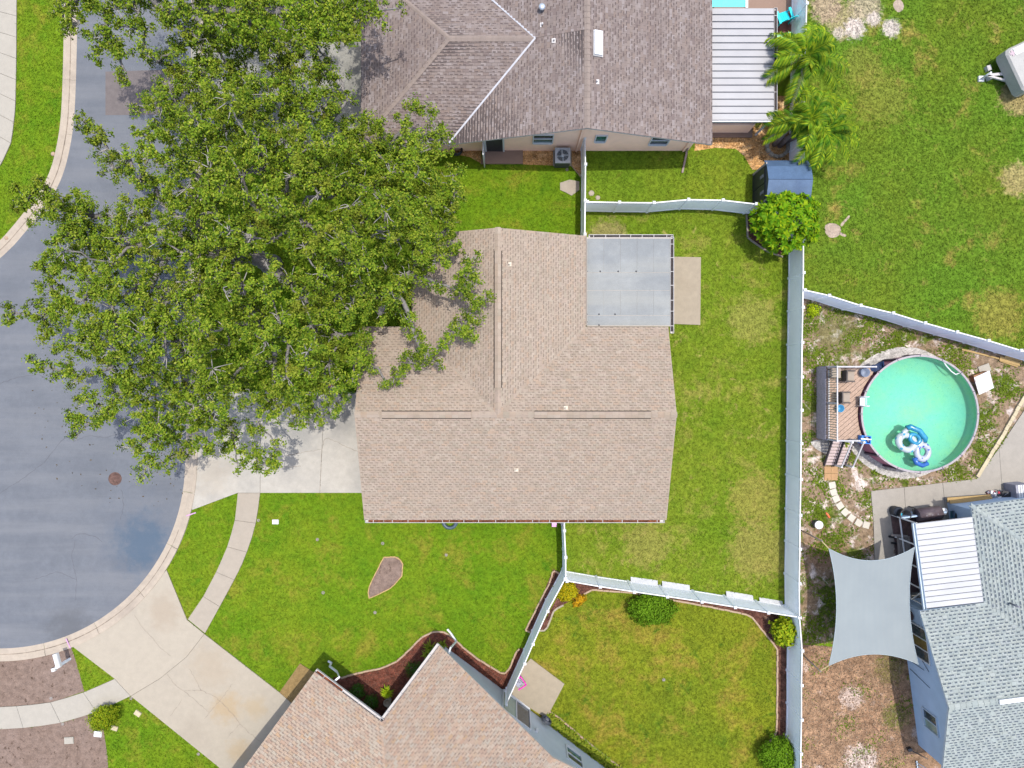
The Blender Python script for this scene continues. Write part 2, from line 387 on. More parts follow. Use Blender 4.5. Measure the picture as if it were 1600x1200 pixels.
M['dirt_chips'] = ground_mat("wood_chip_yard", (.40, .28, .18), (.34, .25, .165), (.25, .16, .10), patch=(.52, .46, .41), patch_amt=(.60, .68), patch2=(.13, .16, .035), patch2_amt=(.64, .68), contrast=.9, fine=16, pscale=.5, seed=27.0,
    spots=[(1345, 1190, 1.4, (.60, .56, .52), .9), (1330, 1090, 1.0, (.58, .53, .49), .7), (1398, 1120, 1.1, (.12, .17, .03), .75), (1390, 1045, 1.3, (.14, .17, .04), .6)])
M['soil'] = ground_mat("bare_topsoil", (.34, .255, .225), (.36, .275, .25), (.27, .195, .165), patch=(.15, .105, .085), patch_amt=(.585, .65), contrast=.4, fine=20, pscale=3.2, seed=33.0)
M['mulch'] = ground_mat("red_bark_mulch", (.22, .095, .07), (.19, .08, .06), (.12, .05, .04), patch=(.20, .19, .06), patch_amt=(.66, .78), contrast=1.0, fine=20, pscale=1.4, seed=38.0, bump=.9)
M['mulch_dark'] = ground_mat("dark_bark_mulch", (.16, .085, .07), (.20, .12, .09), (.08, .045, .04), patch=(.30, .25, .20), patch_amt=(.6, .75), contrast=1.0, fine=22, pscale=1.5, seed=44.0, bump=.9)
M['pebble'] = ground_mat("tan_pebble_bed", (.52, .34, .17), (.47, .29, .14), (.30, .17, .08), patch=(.60, .47, .32), patch_amt=(.5, .7), contrast=1.1, fine=14, pscale=1.6, seed=49.0, bump=1.0)
M['gravel_white'] = ground_mat("white_gravel", (.55, .53, .50), (.62, .60, .57), (.40, .38, .36), contrast=.8, fine=18, seed=52.0)
M['aggregate'] = ground_mat("exposed_aggregate", (.34, .235, .12), (.36, .25, .13), (.30, .20, .10), contrast=.35, fine=30, seed=55.0)
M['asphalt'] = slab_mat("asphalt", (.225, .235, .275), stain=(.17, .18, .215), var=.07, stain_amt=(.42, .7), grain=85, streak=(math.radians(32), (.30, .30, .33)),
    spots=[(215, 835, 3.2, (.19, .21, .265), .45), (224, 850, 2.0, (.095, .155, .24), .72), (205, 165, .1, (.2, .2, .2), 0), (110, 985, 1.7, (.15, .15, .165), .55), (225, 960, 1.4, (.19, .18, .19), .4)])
M['patch'] = slab_mat("old_asphalt_patch", (.235, .20, .205), stain=(.3, .22, .21), var=.12, grain=60)
M['concrete'] = slab_mat("driveway_concrete", (.56, .50, .43), stain=(.44, .39, .35), var=.05, spots=[(355, 1105, 1.1, (.56, .40, .22), .55), (375, 1175, .9, (.55, .40, .23), .5), (400, 1105, .8, (.56, .42, .25), .45), (258, 955, 1.3, (.47, .38, .30), .5), (330, 1040, 1.5, (.52, .42, .32), .4), (300, 1145, 1.1, (.46, .40, .34), .4)])
M['concrete_grey'] = slab_mat("grey_drive_concrete", (.54, .505, .46), stain=(.37, .355, .34), var=.08, stain_amt=(.45, .7), spots=[(470, 680, 1.4, (.36, .35, .34), .6), (540, 660, 1.0, (.30, .29, .28), .6), (330, 735, 1.6, (.50, .43, .35), .5)])
M['concrete_old'] = slab_mat("weathered_drive_concrete", (.46, .44, .41), stain=(.28, .27, .255), var=.1, stain_amt=(.42, .6))
M['sidewalk'] = slab_mat("sidewalk_concrete", (.55, .475, .41), stain=(.46, .41, .37), var=.06)
M['sidewalk_pale'] = slab_mat("pale_sidewalk_concrete", (.58, .53, .48), stain=(.50, .46, .43), var=.05)
M['curb'] = slab_mat("curb_concrete", (.56, .475, .39), stain=(.38, .32, .27), var=.1, stain_amt=(.5, .72))
M['patio'] = slab_mat("patio_concrete", (.50, .42, .33), stain=(.42, .34, .26), var=.08)
M['patio_pale'] = slab_mat("pale_patio_concrete", (.50, .455, .42), stain=(.43, .385, .35), var=.07)
M['pink_slab'] = slab_mat("painted_pink_slab", (.42, .285, .235), stain=(.36, .24, .2), var=.05)
M['joint'] = simple("joint_dirt", (.10, .085, .06), .95, var=.3)
M['crack'] = simple("crack_dirt", (.20, .165, .13), .95, var=.25)
M['edge_pink'] = slab_mat("scalloped_edging", (.62, .44, .33), stain=(.5, .36, .26), var=.12)
M['edge_grey'] = slab_mat("grey_edging", (.50, .42, .35), stain=(.38, .32, .26), var=.12)
M['white'] = simple("white_vinyl", (.80, .80, .79), .4, var=.04, scale=1.5)
M['vinyl'] = simple("fence_vinyl", (.93, .93, .95), .45, var=.05, scale=.9)
M['vinyl_w'] = simple("fence_vinyl_cool", (.86, .86, .93), .45, var=.05, scale=.9)
M['trim'] = simple("trim_paint", (.62, .585, .56), .5, var=.06)
M['trim_tan'] = simple("tan_trim", (.56, .50, .44), .5, var=.06)
M['trim_blue'] = simple("pale_blue_trim", (.62, .72, .80), .5, var=.05)
M['metal_bright'] = simple("bright_pan_metal", (.345, .345, .35), .38, var=.05, scale=1.2)
M['metal_white'] = simple("white_pan_metal", (.28, .275, .275), .38, var=.05, scale=1.2)
M['metal_grey'] = slab_mat("weathered_roof_membrane", (.41, .425, .445), stain=(.27, .29, .32), var=.1, stain_amt=(.40, .58), grain=30, streak=(0, (.50, .49, .46)), rough=.5)
M['dark'] = simple("dark_void", (.012, .012, .014), .8, var=.2)
M['rib'] = simple("panel_seam", (.16, .16, .18), .6)
M['black'] = simple("black_plastic", (.018, .018, .02), .35, var=.2, spec=.5)
M['glass_green'] = simple("window_glass_green", (.025, .10, .085), .06, var=.35, scale=2.5, spec=.8)
M['glass_dark'] = simple("window_glass_dark", (.035, .05, .06), .06, var=.3, scale=2.5, spec=.8)
M['glass_sage'] = simple("window_glass_sage", (.20, .27, .22), .08, var=.15, scale=2.0, spec=.8)
M['wall_pink'] = simple("pink_stucco", (.94, .62, .45), .85, var=.06, scale=1.5, bump=.25, bscale=35)
M['wall_tan'] = simple("tan_stucco", (.50, .42, .35), .85, var=.06, scale=1.5, bump=.25, bscale=35)
M['wall_grey'] = simple("grey_stucco", (.45, .47, .465), .85, var=.05, scale=1.5, bump=.25, bscale=35)
M['wall_blue'] = simple("blue_stucco", (.36, .46, .57), .85, var=.06, scale=1.5, bump=.25, bscale=35)
M['rust'] = simple("rusty_cast_iron", (.20, .11, .085), .75, var=.35, scale=9)
M['litter'] = ground_mat("gutter_leaf_litter", (.20, .075, .04), (.16, .07, .045), (.08, .04, .03), contrast=1.0, fine=16, seed=3)
M['bark'] = simple("oak_bark", (.36, .33, .30), .9, var=.25, scale=7, bump=.5, bscale=25)
M['bark_pale'] = simple("pale_twig_bark", (.48, .45, .41), .9, var=.2, scale=7)

EXCL = []      # ground-level areas (metres) where no grass blades grow
def m2(pts): return [(p.x, p.y) for p in PP(pts)]

# ------------------------------------------------------------------ ground
mb = MB(); mb.face([(-400, -400, 0), (400, -400, 0), (400, 400, 0), (-400, 400, 0)]); struct(mb.build("ground", M['lawn']))
BACK = [(884, 810), (884, 905), (990, 922), (1100, 942), (1230, 960), (1230, 330), (1060, 326), (909, 330), (909, 366), (909, 600), (884, 600)]
SIDE = [(909, 150), (1245, 150), (1236, 322), (1130, 327), (909, 330)]
SOUTH = [(884, 906), (990, 922), (1100, 942), (1230, 960), (1232, 1330), (1000, 1330), (760, 1150), (800, 1070), (832, 1005), (855, 955)]
FIELD = [(1236, -400), (2600, -400), (2600, 850), (1600, 563), (1520, 538), (1400, 502), (1300, 474), (1230, 458)]
DIRT = [(1230, 458), (1300, 474), (1400, 502), (1520, 538), (1600, 563), (2600, 850), (2600, 1005), (1500, 1005), (1228, 1005)]
CHIPS = [(1228, 1005), (1320, 1012), (1500, 1005), (2600, 1005), (2600, 1700), (1232, 1700)]
sheet("back_lawn", PP(BACK), .004, M['lawn_back']); sheet("side_lawn", PP(SIDE), .006, M['lawn_side'])
sheet("south_lawn", PP(SOUTH), .004, M['lawn_south']); sheet("field", PP(FIELD), .004, M['field'])
sheet("sandy_yard", PP(DIRT), .006, M['dirt_yard']); sheet("wood_chip_yard", PP(CHIPS), .004, M['dirt_chips'])

# road
circ = [(290 * math.cos(math.radians(a)), 724 + 290 * math.sin(math.radians(a))) for a in range(0, 181, 6)]
right_px = [(300, -600), (300, 0), (297, 300), (293, 600)] + circ
left_px = [(-290, 724), (-268, 610), (-190, 515), (-85, 458), (0, 408), (60, 338), (96, 285), (113, 215), (118, 150), (121, 0), (123, -600)]
right_e = smooth_poly(PP(right_px), 2); left_e = smooth_poly(PP(left_px), 2)
road_poly = right_e + left_e
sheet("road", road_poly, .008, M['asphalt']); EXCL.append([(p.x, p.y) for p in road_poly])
sheet("road_patch", PP([(165, 112), (300, 108), (300, 179), (165, 180)]), .012, M['patch'])
prof = [(-.02, .009), (0, .014), (.28, .020), (.33, .034), (.50, .078), (.66, .082), (.67, 0.0)]
curb = struct(thing("curb", (0, 0, 0), None, None))
for e in (right_e, left_e):
    fine = resample(e, .3); k = 0
    while k < len(fine) - 1:
        seg = fine[k:k + 11]
        if len(seg) < 2: break
        seg = [Vector(q) for q in seg]
        a = seg[0] + (seg[1] - seg[0]).normalized() * .012; seg[0] = a
        c = MB(); strip_profile(c, seg, prof); c.build("curb_section", M['curb'], curb); k += 10
    EXCL.append([(p.x, p.y) for p in offset(e, -.1)] + [(p.x, p.y) for p in reversed(offset(e, .68))])
M['pinkpaint'] = simple("pink_survey_paint", (.62, .36, .55), .8)
M['flowline'] = simple("gutter_grime", (.17, .135, .10), .95, var=.5, scale=3)
for e in (right_e, left_e):
    fine = resample(e, .35); k = 0
    while k < len(fine) - 3:
        n_ = random.randint(3, 9); seg = fine[k:k + n_]
        if len(seg) >= 2 and random.random() < .85: c = MB(); strip_profile(c, offset(seg, .305), [(-.018 * random.uniform(.5, 1.4), .0285), (.016 * random.uniform(.6, 1.6), .033)]); c.build("gutter_grime", M['flowline'], curb)
        k += n_ - 1
for a, b_ in (((103, 998), (110, 1013)), ((291, 806), (306, 801))):
    c = MB(); q0, q1 = P(*a, .092), P(*b_, .094); c.beam(q0, q1, .07, .006); c.build("paint_mark", M['pinkpaint'], curb)

rc = struct(thing('road_cracks', (0, 0, 0), None, None))
# concrete slabs
def inset(pts, d):
    pts = orient(pts); n = len(pts); out = []
    for i in range(n):
        a, b, c = pts[i - 1], pts[i], pts[(i + 1) % n]
        e1 = (b - a).normalized(); e2 = (c - b).normalized(); n1 = Vector((-e1.y, e1.x, 0)); n2 = Vector((-e2.y, e2.x, 0))
        s = n1 + n2; s = s / max(.35, s.dot(n1)); out.append(b + s * d)
    return out
def slabs(name, panels, m, top=.055, base=None, part="slab", gap=.009):
    g = struct(thing(name, (0, 0, 0), None, None))
    for pn in panels:
        pts = PP(pn); c = MB(); c.prism([(p.x, p.y) for p in inset(pts, gap)], 0, top + random.uniform(-.002, .002)); c.build(part, m, g)
        c = MB(); c.face([(p.x, p.y, top - .03) for p in orient(pts)]); c.build("joint", M['joint'], g)
        EXCL.append([(p.x, p.y) for p in pts])
    return g
def cracks(g, lines, top, w=.022, m=None):
    for ln in lines:
        pts = resample(PP(ln), .12); pts = [p + Vector((random.gauss(0, .018), random.gauss(0, .018), 0)) for p in pts]
        c = MB()
        for i in range(len(pts) - 1):
            ww = w * (.6 + .6 * random.random()); d = (pts[i + 1] - pts[i]).normalized(); s_ = Vector((-d.y, d.x, 0)) * ww / 2
            c.face([(q.x, q.y, top) for q in (pts[i] - s_, pts[i + 1] - s_, pts[i + 1] + s_, pts[i] + s_)])
        c.build("crack", m or M['crack'], g)
g = slabs("driveway", [[(318, 612), (408, 612), (407, 770), (372, 770), (300, 797), (303, 725), (306, 640)], [(408, 612), (508, 612), (500, 770), (407, 770)], [(508, 612), (575, 612), (575, 770), (500, 770)]], M['concrete_grey'])
cracks(g, [[(508, 686), (512, 684), (530, 692), (540, 697), (560, 705)], [(508, 686), (503, 706), (500, 768)], [(450, 712), (475, 706), (503, 702)], [(408, 735), (430, 730), (470, 728)]], .060)
A1 = (261, 890)
g = slabs("south_driveway", [[(112, 1008), (150, 989), (200, 954), (240, 912), A1, (293, 968), (320, 990), (292, 1026), (250, 1060), (205, 1087), (180, 1060)],
    [(205, 1087), (250, 1060), (292, 1026), (320, 990), (437, 1081), (457, 1099), (500, 1150), (480, 1330), (340, 1196)]], M['concrete'])
def zc(l): return [(x / 4, 900 + y / 4) for x, y in l]
cracks(g, [zc([(1050, 610), (1090, 670), (1170, 730), (1310, 850)]), zc([(1190, 580), (1230, 650), (1260, 715)]), zc([(1150, 715), (1250, 710), (1350, 750), (1460, 860), (1500, 920), (1600, 1010), (1700, 1080)]), zc([(845, 240), (900, 330), (960, 390), (1000, 440), (1070, 500)]), zc([(1460, 670), (1380, 770), (1280, 890)]), zc([(1140, 770), (1070, 870)]), zc([(1500, 920), (1430, 1000)])], .062, .018)
cracks(rc, [[(112, 842), (120, 835), (133, 834), (148, 838), (160, 846)], [(0, 770), (30, 752), (70, 722), (95, 690), (118, 672)], [(115, 690), (140, 680), (165, 684), (190, 676)], [(118, 845), (112, 870), (120, 905), (118, 940)], [(55, 905), (90, 893), (120, 905)], [(190, 765), (194, 790), (188, 812)], [(0, 600), (25, 590), (60, 585), (85, 600)]], .0125, .02, simple('road_crack', (.075, .076, .085), .9))
def lerp2(a, b, t): return (a[0] + (b[0] - a[0]) * t, a[1] + (b[1] - a[1]) * t)
def walk_panels(L, R, n):
    """split a walk with left and right edge polylines (px) into n panels"""
    def at(e, t):
        ds = [0]
        for a, b in zip(e[:-1], e[1:]): ds.append(ds[-1] + math.hypot(b[0] - a[0], b[1] - a[1]))
        s = t * ds[-1]
        for i in range(len(e) - 1):
            if s <= ds[i + 1] + 1e-6: return lerp2(e[i], e[i + 1], (s - ds[i]) / max(1e-6, ds[i + 1] - ds[i]))
        return e[-1]
    out = []
    for i in range(n):
        t0, t1 = i / n, (i + 1) / n; tm = (t0 + t1) / 2
        out.append([at(L, t0), at(L, tm), at(L, t1), at(R, t1), at(R, tm), at(R, t0)])
    return out
slabs("curved_sidewalk", walk_panels([(372, 770), (368, 810), (358, 848), (341, 888), (319, 930), (294, 967)], [(407, 770), (402, 810), (392, 848), (376, 888), (352, 933), (321, 989)], 5), M['sidewalk'])
slabs("west_sidewalk", walk_panels([(27, -140), (27, 0), (26.5, 100), (25, 170), (19, 222), (0, 263), (-60, 330)], [(-12, -140), (-12, 0), (-12.5, 100), (-14, 160), (-19, 205), (-36, 235), (-95, 300)], 15), M['sidewalk_pale'])
slabs("south_sidewalk", walk_panels([(180, 1060), (135, 1080), (85, 1096), (40, 1102), (0, 1104), (-80, 1104)], [(205, 1087), (152, 1112), (100, 1128), (50, 1136), (0, 1139), (-80, 1139)], 5), M['sidewalk_pale'])
slabs("north_driveway", [[(300, 66), (430, 66), (430, 232), (300, 232)], [(430, 66), (508, 66), (508, 232), (430, 232)], [(508, 66), (590, 66), (590, 232), (508, 232)]], M['concrete_old'])
slabs("aggregate_walk", [[(469, 1036), (494, 1052), (457.5, 1099), (437, 1081)]], M['aggregate'])
slabs("lanai_slab", [[(1040, 401), (1095, 402), (1094, 508), (1040, 506)]], M['patio'], .06)
slabs("garden_patio", [[(829, 1028), (882, 1068), (854, 1122), (800, 1088), (800, 1060)]], M['patio'], .06)
slabs("painted_step", [[(757, 228), (817, 228), (817, 257), (751, 257)]], M['pink_slab'], .09)
slabs("ac_pad", [[(864, 231), (893, 231), (893, 260), (864, 260)]], M['sidewalk_pale'], .08)
EP = (1392, 766)
g = slabs("east_patio", [[(1360, 767), (1412, 761), (1416, 830), (1400, 830), (1394, 872), (1366, 877), (1364, 815)], [(1412, 761), (1472, 754), (1480, 830), (1416, 830)], [(1472, 754), (1525, 748), (1560, 700), (1570, 830), (1480, 830)], [(1560, 700), (1612, 622), (1700, 640), (1700, 830), (1570, 830)], [(1416, 830), (1560, 830), (1560, 960), (1425, 960)]], M['patio_pale'], .05)
slabs("pool_side_patio", [[(1115, -120), (1240, -120), (1240, 20), (1115, 60)]], M['pink_slab'], .05)

# planting beds and soil
def bed(name, pts, m, z=.014, it=1):
    q = PP(pts); q = smooth_poly(q, it, True) if it else q
    EXCL.append([(p.x, p.y) for p in q]); return sheet(name, q, z, m)
bed("notch_mulch_bed", [(520, 1058), (546, 1056), (598, 1043), (620, 1033), (640, 1015), (658, 996), (676, 987), (692, 986), (706, 994), (722, 1010), (745, 1028), (787, 1054), (797, 1043), (806, 1019), (813, 1012), (826, 1014), (792, 1100), (760, 1120), (640, 1160), (560, 1140)], M['mulch'], it=0)
bed("fence_mulch_bed", [(864, 889), (880, 896), (884, 905), (838, 990), (820, 986), (846, 935)], M['mulch_dark'], it=0)
bed("corner_mulch_bed", [(886, 906), (930, 915), (1228, 961), (1229, 1165), (1195, 1172), (1213, 1145), (1214, 1013), (1172, 961), (1120, 950), (1050, 937), (990, 926), (925, 921), (908, 930), (880, 945), (866, 952), (853, 985), (842, 985)], M['mulch_dark'], it=0)
bed('wall_mulch_bed', [(845, 1118), (857, 1110), (870, 1118), (905, 1148), (938, 1175), (975, 1203), (1020, 1240), (1000, 1243), (945, 1199)], M['mulch_dark'], it=0)
bed("shed_mulch_bed", [(1166, 332), (1168, 372), (1196, 392), (1226, 402), (1229, 328)], M['mulch_dark'])
bed("island_bed", [(600, 870), (622, 870), (630, 880), (628, 900), (612, 918), (592, 928), (577, 935), (575, 922), (582, 905)], M['soil'], it=0)
bed("pebble_bed", [(1090, 150), (1240, 150), (1240, 262), (1196, 264), (1175, 266), (1163, 244), (1150, 233), (1118, 231), (1085, 236)], M['pebble'], it=0)
bed("wall_pebble_bed", [(668, 215), (752, 220), (752, 256), (735, 246), (712, 241), (675, 240)], M['pebble'], it=0)
bed("ac_pebble_bed", [(817, 222), (908, 222), (908, 276), (898, 266), (894, 260), (817, 257)], M['pebble'], it=0)
bed("verge_soil", [(-80, 1022), (0, 1020), (60, 1018), (112, 1012), (118, 1030), (132, 1080), (85, 1096), (40, 1102), (0, 1104), (-80, 1104)], M['soil'], it=0)
bed("front_soil", [(-80, 1139), (0, 1139), (50, 1136), (100, 1128), (150, 1113), (162, 1140), (168, 1180), (178, 1330), (-80, 1330)], M['soil'], it=0)
bed("pool_gravel", [(1414 + (102 if math.cos(math.radians(a)) < .2 else 94) * math.cos(math.radians(a)), 645 + (103 if abs(math.sin(math.radians(a))) > .5 else 99) * math.sin(math.radians(a))) for a in range(0, 360, 10)], M['gravel_white'], it=0)
bed("stair_gravel", [(1265, 688), (1300, 686), (1298, 712), (1282, 706), (1270, 698)], M['gravel_white'], .018, 1)
bed("deck_floor", [(1198, -60), (1243, -60), (1243, 78), (1198, 78)], simple("redwood_stain", (.25, .09, .075), .7, var=.2), .012, 0)
M['sand'] = ground_mat("pale_sand", (.56, .47, .38), (.60, .51, .42), (.48, .39, .31), contrast=.4, fine=20, seed=61)
for pts in ([(1289, 350), (1300, 348), (1312, 352), (1315, 362), (1308, 371), (1295, 372), (1288, 362)], [(1312, 351), (1320, 343), (1327, 335), (1328, 340), (1320, 348), (1315, 355)], [(1396, 2), (1406, -2), (1413, 8), (1410, 18), (1402, 20), (1395, 11)], [(1312, 362), (1324, 368), (1322, 371), (1311, 367)]):
    bed("sand_patch", pts, M['sand'], .012, 2)

def edging(name, pts, m, w=.09, h=.07, closed=False, seglen=.32):
    """row of moulded edging blocks"""
    g = struct(thing(name, (0, 0, 0), None, None)); q = PP(pts)
    if closed: q.append(q[0])
    q = resample(q, seglen)
    for a, b_ in zip(q[:-1], q[1:]):
        if (b_ - a).length < .05: continue
        d = (b_ - a); d2 = d.normalized(); c = MB()
        hh = h * random.uniform(.85, 1.1)
        c.obox((a + b_) / 2 + Vector((random.gauss(0, .006), random.gauss(0, .006), hh / 2)), d * .485, Vector((-d2.y, d2.x, 0)) * w / 2, (0, 0, hh / 2)); c.build("edging_block", m, g)
    return g
edging("notch_edging", [(533, 1059), (560, 1051), (598, 1043), (620, 1033), (640, 1015), (658, 996), (676, 987), (692, 986), (706, 994), (722, 1010), (745, 1028), (787, 1054), (797, 1043), (806, 1019), (813, 1012)], M['edge_pink'])
edging("fence_edging", [(875, 897), (864, 889), (860, 908), (846, 935), (820, 986), (832, 988)], M['edge_pink'], .08)
edging("corner_edging", [(908, 930), (925, 921), (990, 926), (1050, 937), (1120, 950), (1172, 961), (1214, 1013), (1214, 1080), (1213, 1145), (1195, 1168)], M['edge_pink'], .09)
edging("short_edging", [(880, 945), (866, 952), (853, 985), (843, 985)], M['edge_grey'], .09)
edging("shed_edging", [(1166, 335), (1168, 372), (1196, 392), (1224, 402)], M['edge_grey'], .09)
edging("island_edging", [(600, 870), (622, 870), (630, 880), (628, 900), (612, 918), (592, 928), (577, 935), (575, 922), (582, 905)], simple("timber_edging", (.55, .40, .20), .8, var=.2), .05, .06, True)
edging("hedge_edging", [(857, 1110), (870, 1118), (905, 1148), (938, 1175), (975, 1203), (1020, 1240)], M['edge_pink'], .08)
edging("pebble_edging", [(892, 258), (900, 268), (908, 277)], M['edge_pink'], .05)
M['cream_block'] = slab_mat("cream_block", (.62, .55, .40), stain=(.45, .38, .27), var=.12)
edging("stone_edging", [(1525, 745), (1545, 712), (1566, 678), (1590, 635), (1620, 585)], M['cream_block'], .19, .13, False, .30)

# stepping stones
path = struct(thing("stepping_stone_path", (0, 0, 0), None, None))
ctr = [(1300, 758), (1302, 769), (1306, 779), (1312, 790), (1320, 800), (1330, 809), (1341, 816.5), (1353, 820)]
M['paver'] = slab_mat("pale_paver", (.60, .57, .50), stain=(.48, .44, .38), var=.06)
for i, (x, y) in enumerate(ctr):
    a = ctr[max(0, i - 1)]; b_ = ctr[min(len(ctr) - 1, i + 1)]; ang = math.atan2(-(b_[1] - a[1]), b_[0] - a[0])
    p = P(x, y); c = MB(); c.box((p.x, p.y, .025), (.355, .36, .05), ang + random.gauss(0, .03)); c.build("paving_stone", M['paver'], path); EXCL.append([(p.x + .26 * math.cos(t), p.y + .26 * math.sin(t)) for t in [k * .785 for k in range(8)]])
M['orange_paver'] = slab_mat("orange_paver", (.60, .36, .19), stain=(.5, .29, .15), var=.1)
pad = struct(thing("paver_pad", (0, 0, 0), None, None))
for i in range(2):
    for j in range(2):
        p = P(1292.5 + 10.6 * i, 734 + 11 * j); c = MB(); c.box((p.x, p.y, .03), (.36, .37, .06)); c.build("paving_stone", M['orange_paver'], pad); EXCL.append([(p.x - .2, p.y - .2), (p.x + .2, p.y - .2), (p.x + .2, p.y + .2), (p.x - .2, p.y + .2)])
for pts in ([(875, 286), (890, 281), (905, 284), (905, 297), (893, 306), (884, 301), (875, 297)],):
    q = PP(pts); c = MB(); c.prism([(p.x, p.y) for p in q], 0, .05); o = c.build("flagstone", M['sidewalk']); tag(o, "large pale flagstone lying in the grass beside the white fence", "stone"); EXCL.append([(p.x, p.y) for p in q])
for i, (x, y, r, lb) in enumerate(((924, 302, .17, "longer tan stone on the grass east of the white fence"), (934, 309, .14, "smaller tan stone touching the white fence corner"))):
    p = P(x, y); c = MB(); c.lathe((p.x, p.y, 0), [(r, 0), (r * .95, .03), (r * .6, .06), (.001, .065)], 9); tag(c.build("garden_stone", M['sidewalk']), lb, "stone")
M['flash'] = simple('valley_white', (.34, .34, .36), .5)
M['gutter_shade'] = simple('gutter_inner_shade', (.03, .024, .022), .8, var=.4)  # dark fill that paints the shade inside the open gutters
# ------------------------------------------------------------------ roofs
def newell(poly):
    n = Vector((0, 0, 0))
    for i in range(len(poly)):
        a, b = poly[i], poly[(i + 1) % len(poly)]
        n += Vector(((a.y - b.y) * (a.z + b.z), (a.z - b.z) * (a.x + b.x), (a.x - b.x) * (a.y + b.y)))
    return n.normalized()
def up_poly(poly):
    poly = [Vector(p) for p in poly]
    return poly if newell(poly).z > 0 else list(reversed(poly))
def shingle_plane(mb, poly, tab=.29, exp=.135, dash=(.14, .045), dprob=.9, h=(.022, .005), jit=.02):
    poly = up_poly(poly); n = newell(poly); v = (Vector((0, 0, 1)) - n * n.z).normalized(); u = v.cross(n); o = poly[0]
    q2 = [((p - o).dot(u), (p - o).dot(v)) for p in poly]
    umin, umax = min(q[0] for q in q2), max(q[0] for q in q2); vmin, vmax = min(q[1] for q in q2), max(q[1] for q in q2)
    def inside(x, y):
        for i in range(len(q2)):
            ax, ay = q2[i]; bx, by = q2[(i + 1) % len(q2)]
            if (bx - ax) * (y - ay) - (by - ay) * (x - ax) < -1e-6: return False
        return True
    def w(x, y, hh): return o + u * x + v * y + n * hh
    nv = int((vmax - vmin) / exp) + 1
    for j in range(nv):
        v0 = vmin + j * exp; v1 = v0 + exp * 1.02
        off = (j % 2) * tab * .5 + random.uniform(-jit, jit)
        k0 = int((umin) / tab) - 2; k1 = int(umax / tab) + 2
        h0, h1 = h
        for k in range(k0, k1):
            u0 = k * tab + off + .004; u1 = u0 + tab - .008
            if u1 < umin or u0 > umax: continue
            hh0 = h0 * random.uniform(.8, 1.25)
            c4 = [(u0, v0), (u1, v0), (u1, v1), (u0, v1)]
            full = all(inside(*c) for c in c4)
            cp = c4 if full else clip2(c4, q2)
            if len(cp) < 3: continue
            ht = lambda y: hh0 + (h1 - hh0) * (y - v0) / (v1 - v0)
            top = [w(x, y, ht(y)) for x, y in cp]
            i0 = len(mb.v); mb.v.extend(tuple(p) for p in top); mb.f.append(tuple(range(i0, i0 + len(top)))); mb.m.append(0); mb.smooth.append(False)
            lo = [i for i, (x, y) in enumerate(cp) if abs(y - v0) < 1e-6]
            if len(lo) == 2:
                a, b = cp[lo[0]], cp[lo[1]]
                mb.v.append(tuple(w(a[0], a[1], 0))); mb.v.append(tuple(w(b[0], b[1], 0))); e = len(mb.v)
                mb.f.append((i0 + lo[0], e - 2, e - 1, i0 + lo[1])); mb.m.append(0); mb.smooth.append(False)
            if dash and random.random() < dprob:
                dl = dash[0] * random.uniform(.75, 1.25); du = u0 + random.uniform(0, max(.001, tab * .25)); a0, a1 = v0 + .012, v0 + .012 + dash[1] * random.uniform(.8, 1.2)
                d4 = [(du, a0), (du + dl, a0), (du + dl, a1), (du, a1)]
                if all(inside(*c) for c in d4): mb.face([w(x, y, ht(y) + .0025) for x, y in d4], 1)
def ridge_caps(mb, a, b, s1, s2, w=.15, seg=.29):
    a, b = Vector(a), Vector(b); d = b - a; L = d.length; d.normalize(); n = max(1, int(L / seg))
    for i in range(n):
        p0 = a + d * (L * i / n); p1 = a + d * (L * (i + 1) / n + .03); z0, z1 = .045, .028
        Z = Vector((0, 0, 1))
        A, B = p0 + Z * z0, p1 + Z * z1
        l0, l1 = p0 + s1 * w + Z * (z0 - .012), p1 + s1 * w + Z * (z1 - .012); r0, r1 = p0 + s2 * w + Z * (z0 - .012), p1 + s2 * w + Z * (z1 - .012)
        dn = Vector((0, 0, -.03))
        mb.mesh([A, B, l0, l1, r0, r1, l0 + dn, l1 + dn, r0 + dn, r1 + dn, A + dn], [(0, 1, 3, 2), (1, 0, 4, 5), (2, 3, 7, 6), (5, 4, 8, 9), (0, 2, 6, 10), (4, 0, 10, 8)])
def make_roof(parent, planes, mats, th=.11, caps=(), **kw):
    """planes: convex 3D polygons. mats: deck, trim, tab, dash"""
    d = MB()
    for pl in planes:
        p = up_poly(pl); d.face(p, 0); lo = [Vector((q.x, q.y, q.z - th)) for q in p]; d.face(list(reversed(lo)), 1)
        for i in range(len(p)):
            j = (i + 1) % len(p); d.face([p[i], lo[i], lo[j], p[j]], 1)
    r = d.build("roof", mats[:2], parent)
    s = MB()
    for pl in planes: shingle_plane(s, pl, **kw)
    o = s.build("shingles", mats[2:4], r); o["kind"] = "stuff"
    if caps:
        c = MB()
        for a, b, s1, s2 in caps: ridge_caps(c, a, b, Vector(s1).normalized(), Vector(s2).normalized())
        o = c.build("ridge_caps", [mats[4] if len(mats) > 4 else mats[2]], r); o["kind"] = "stuff"
    return r
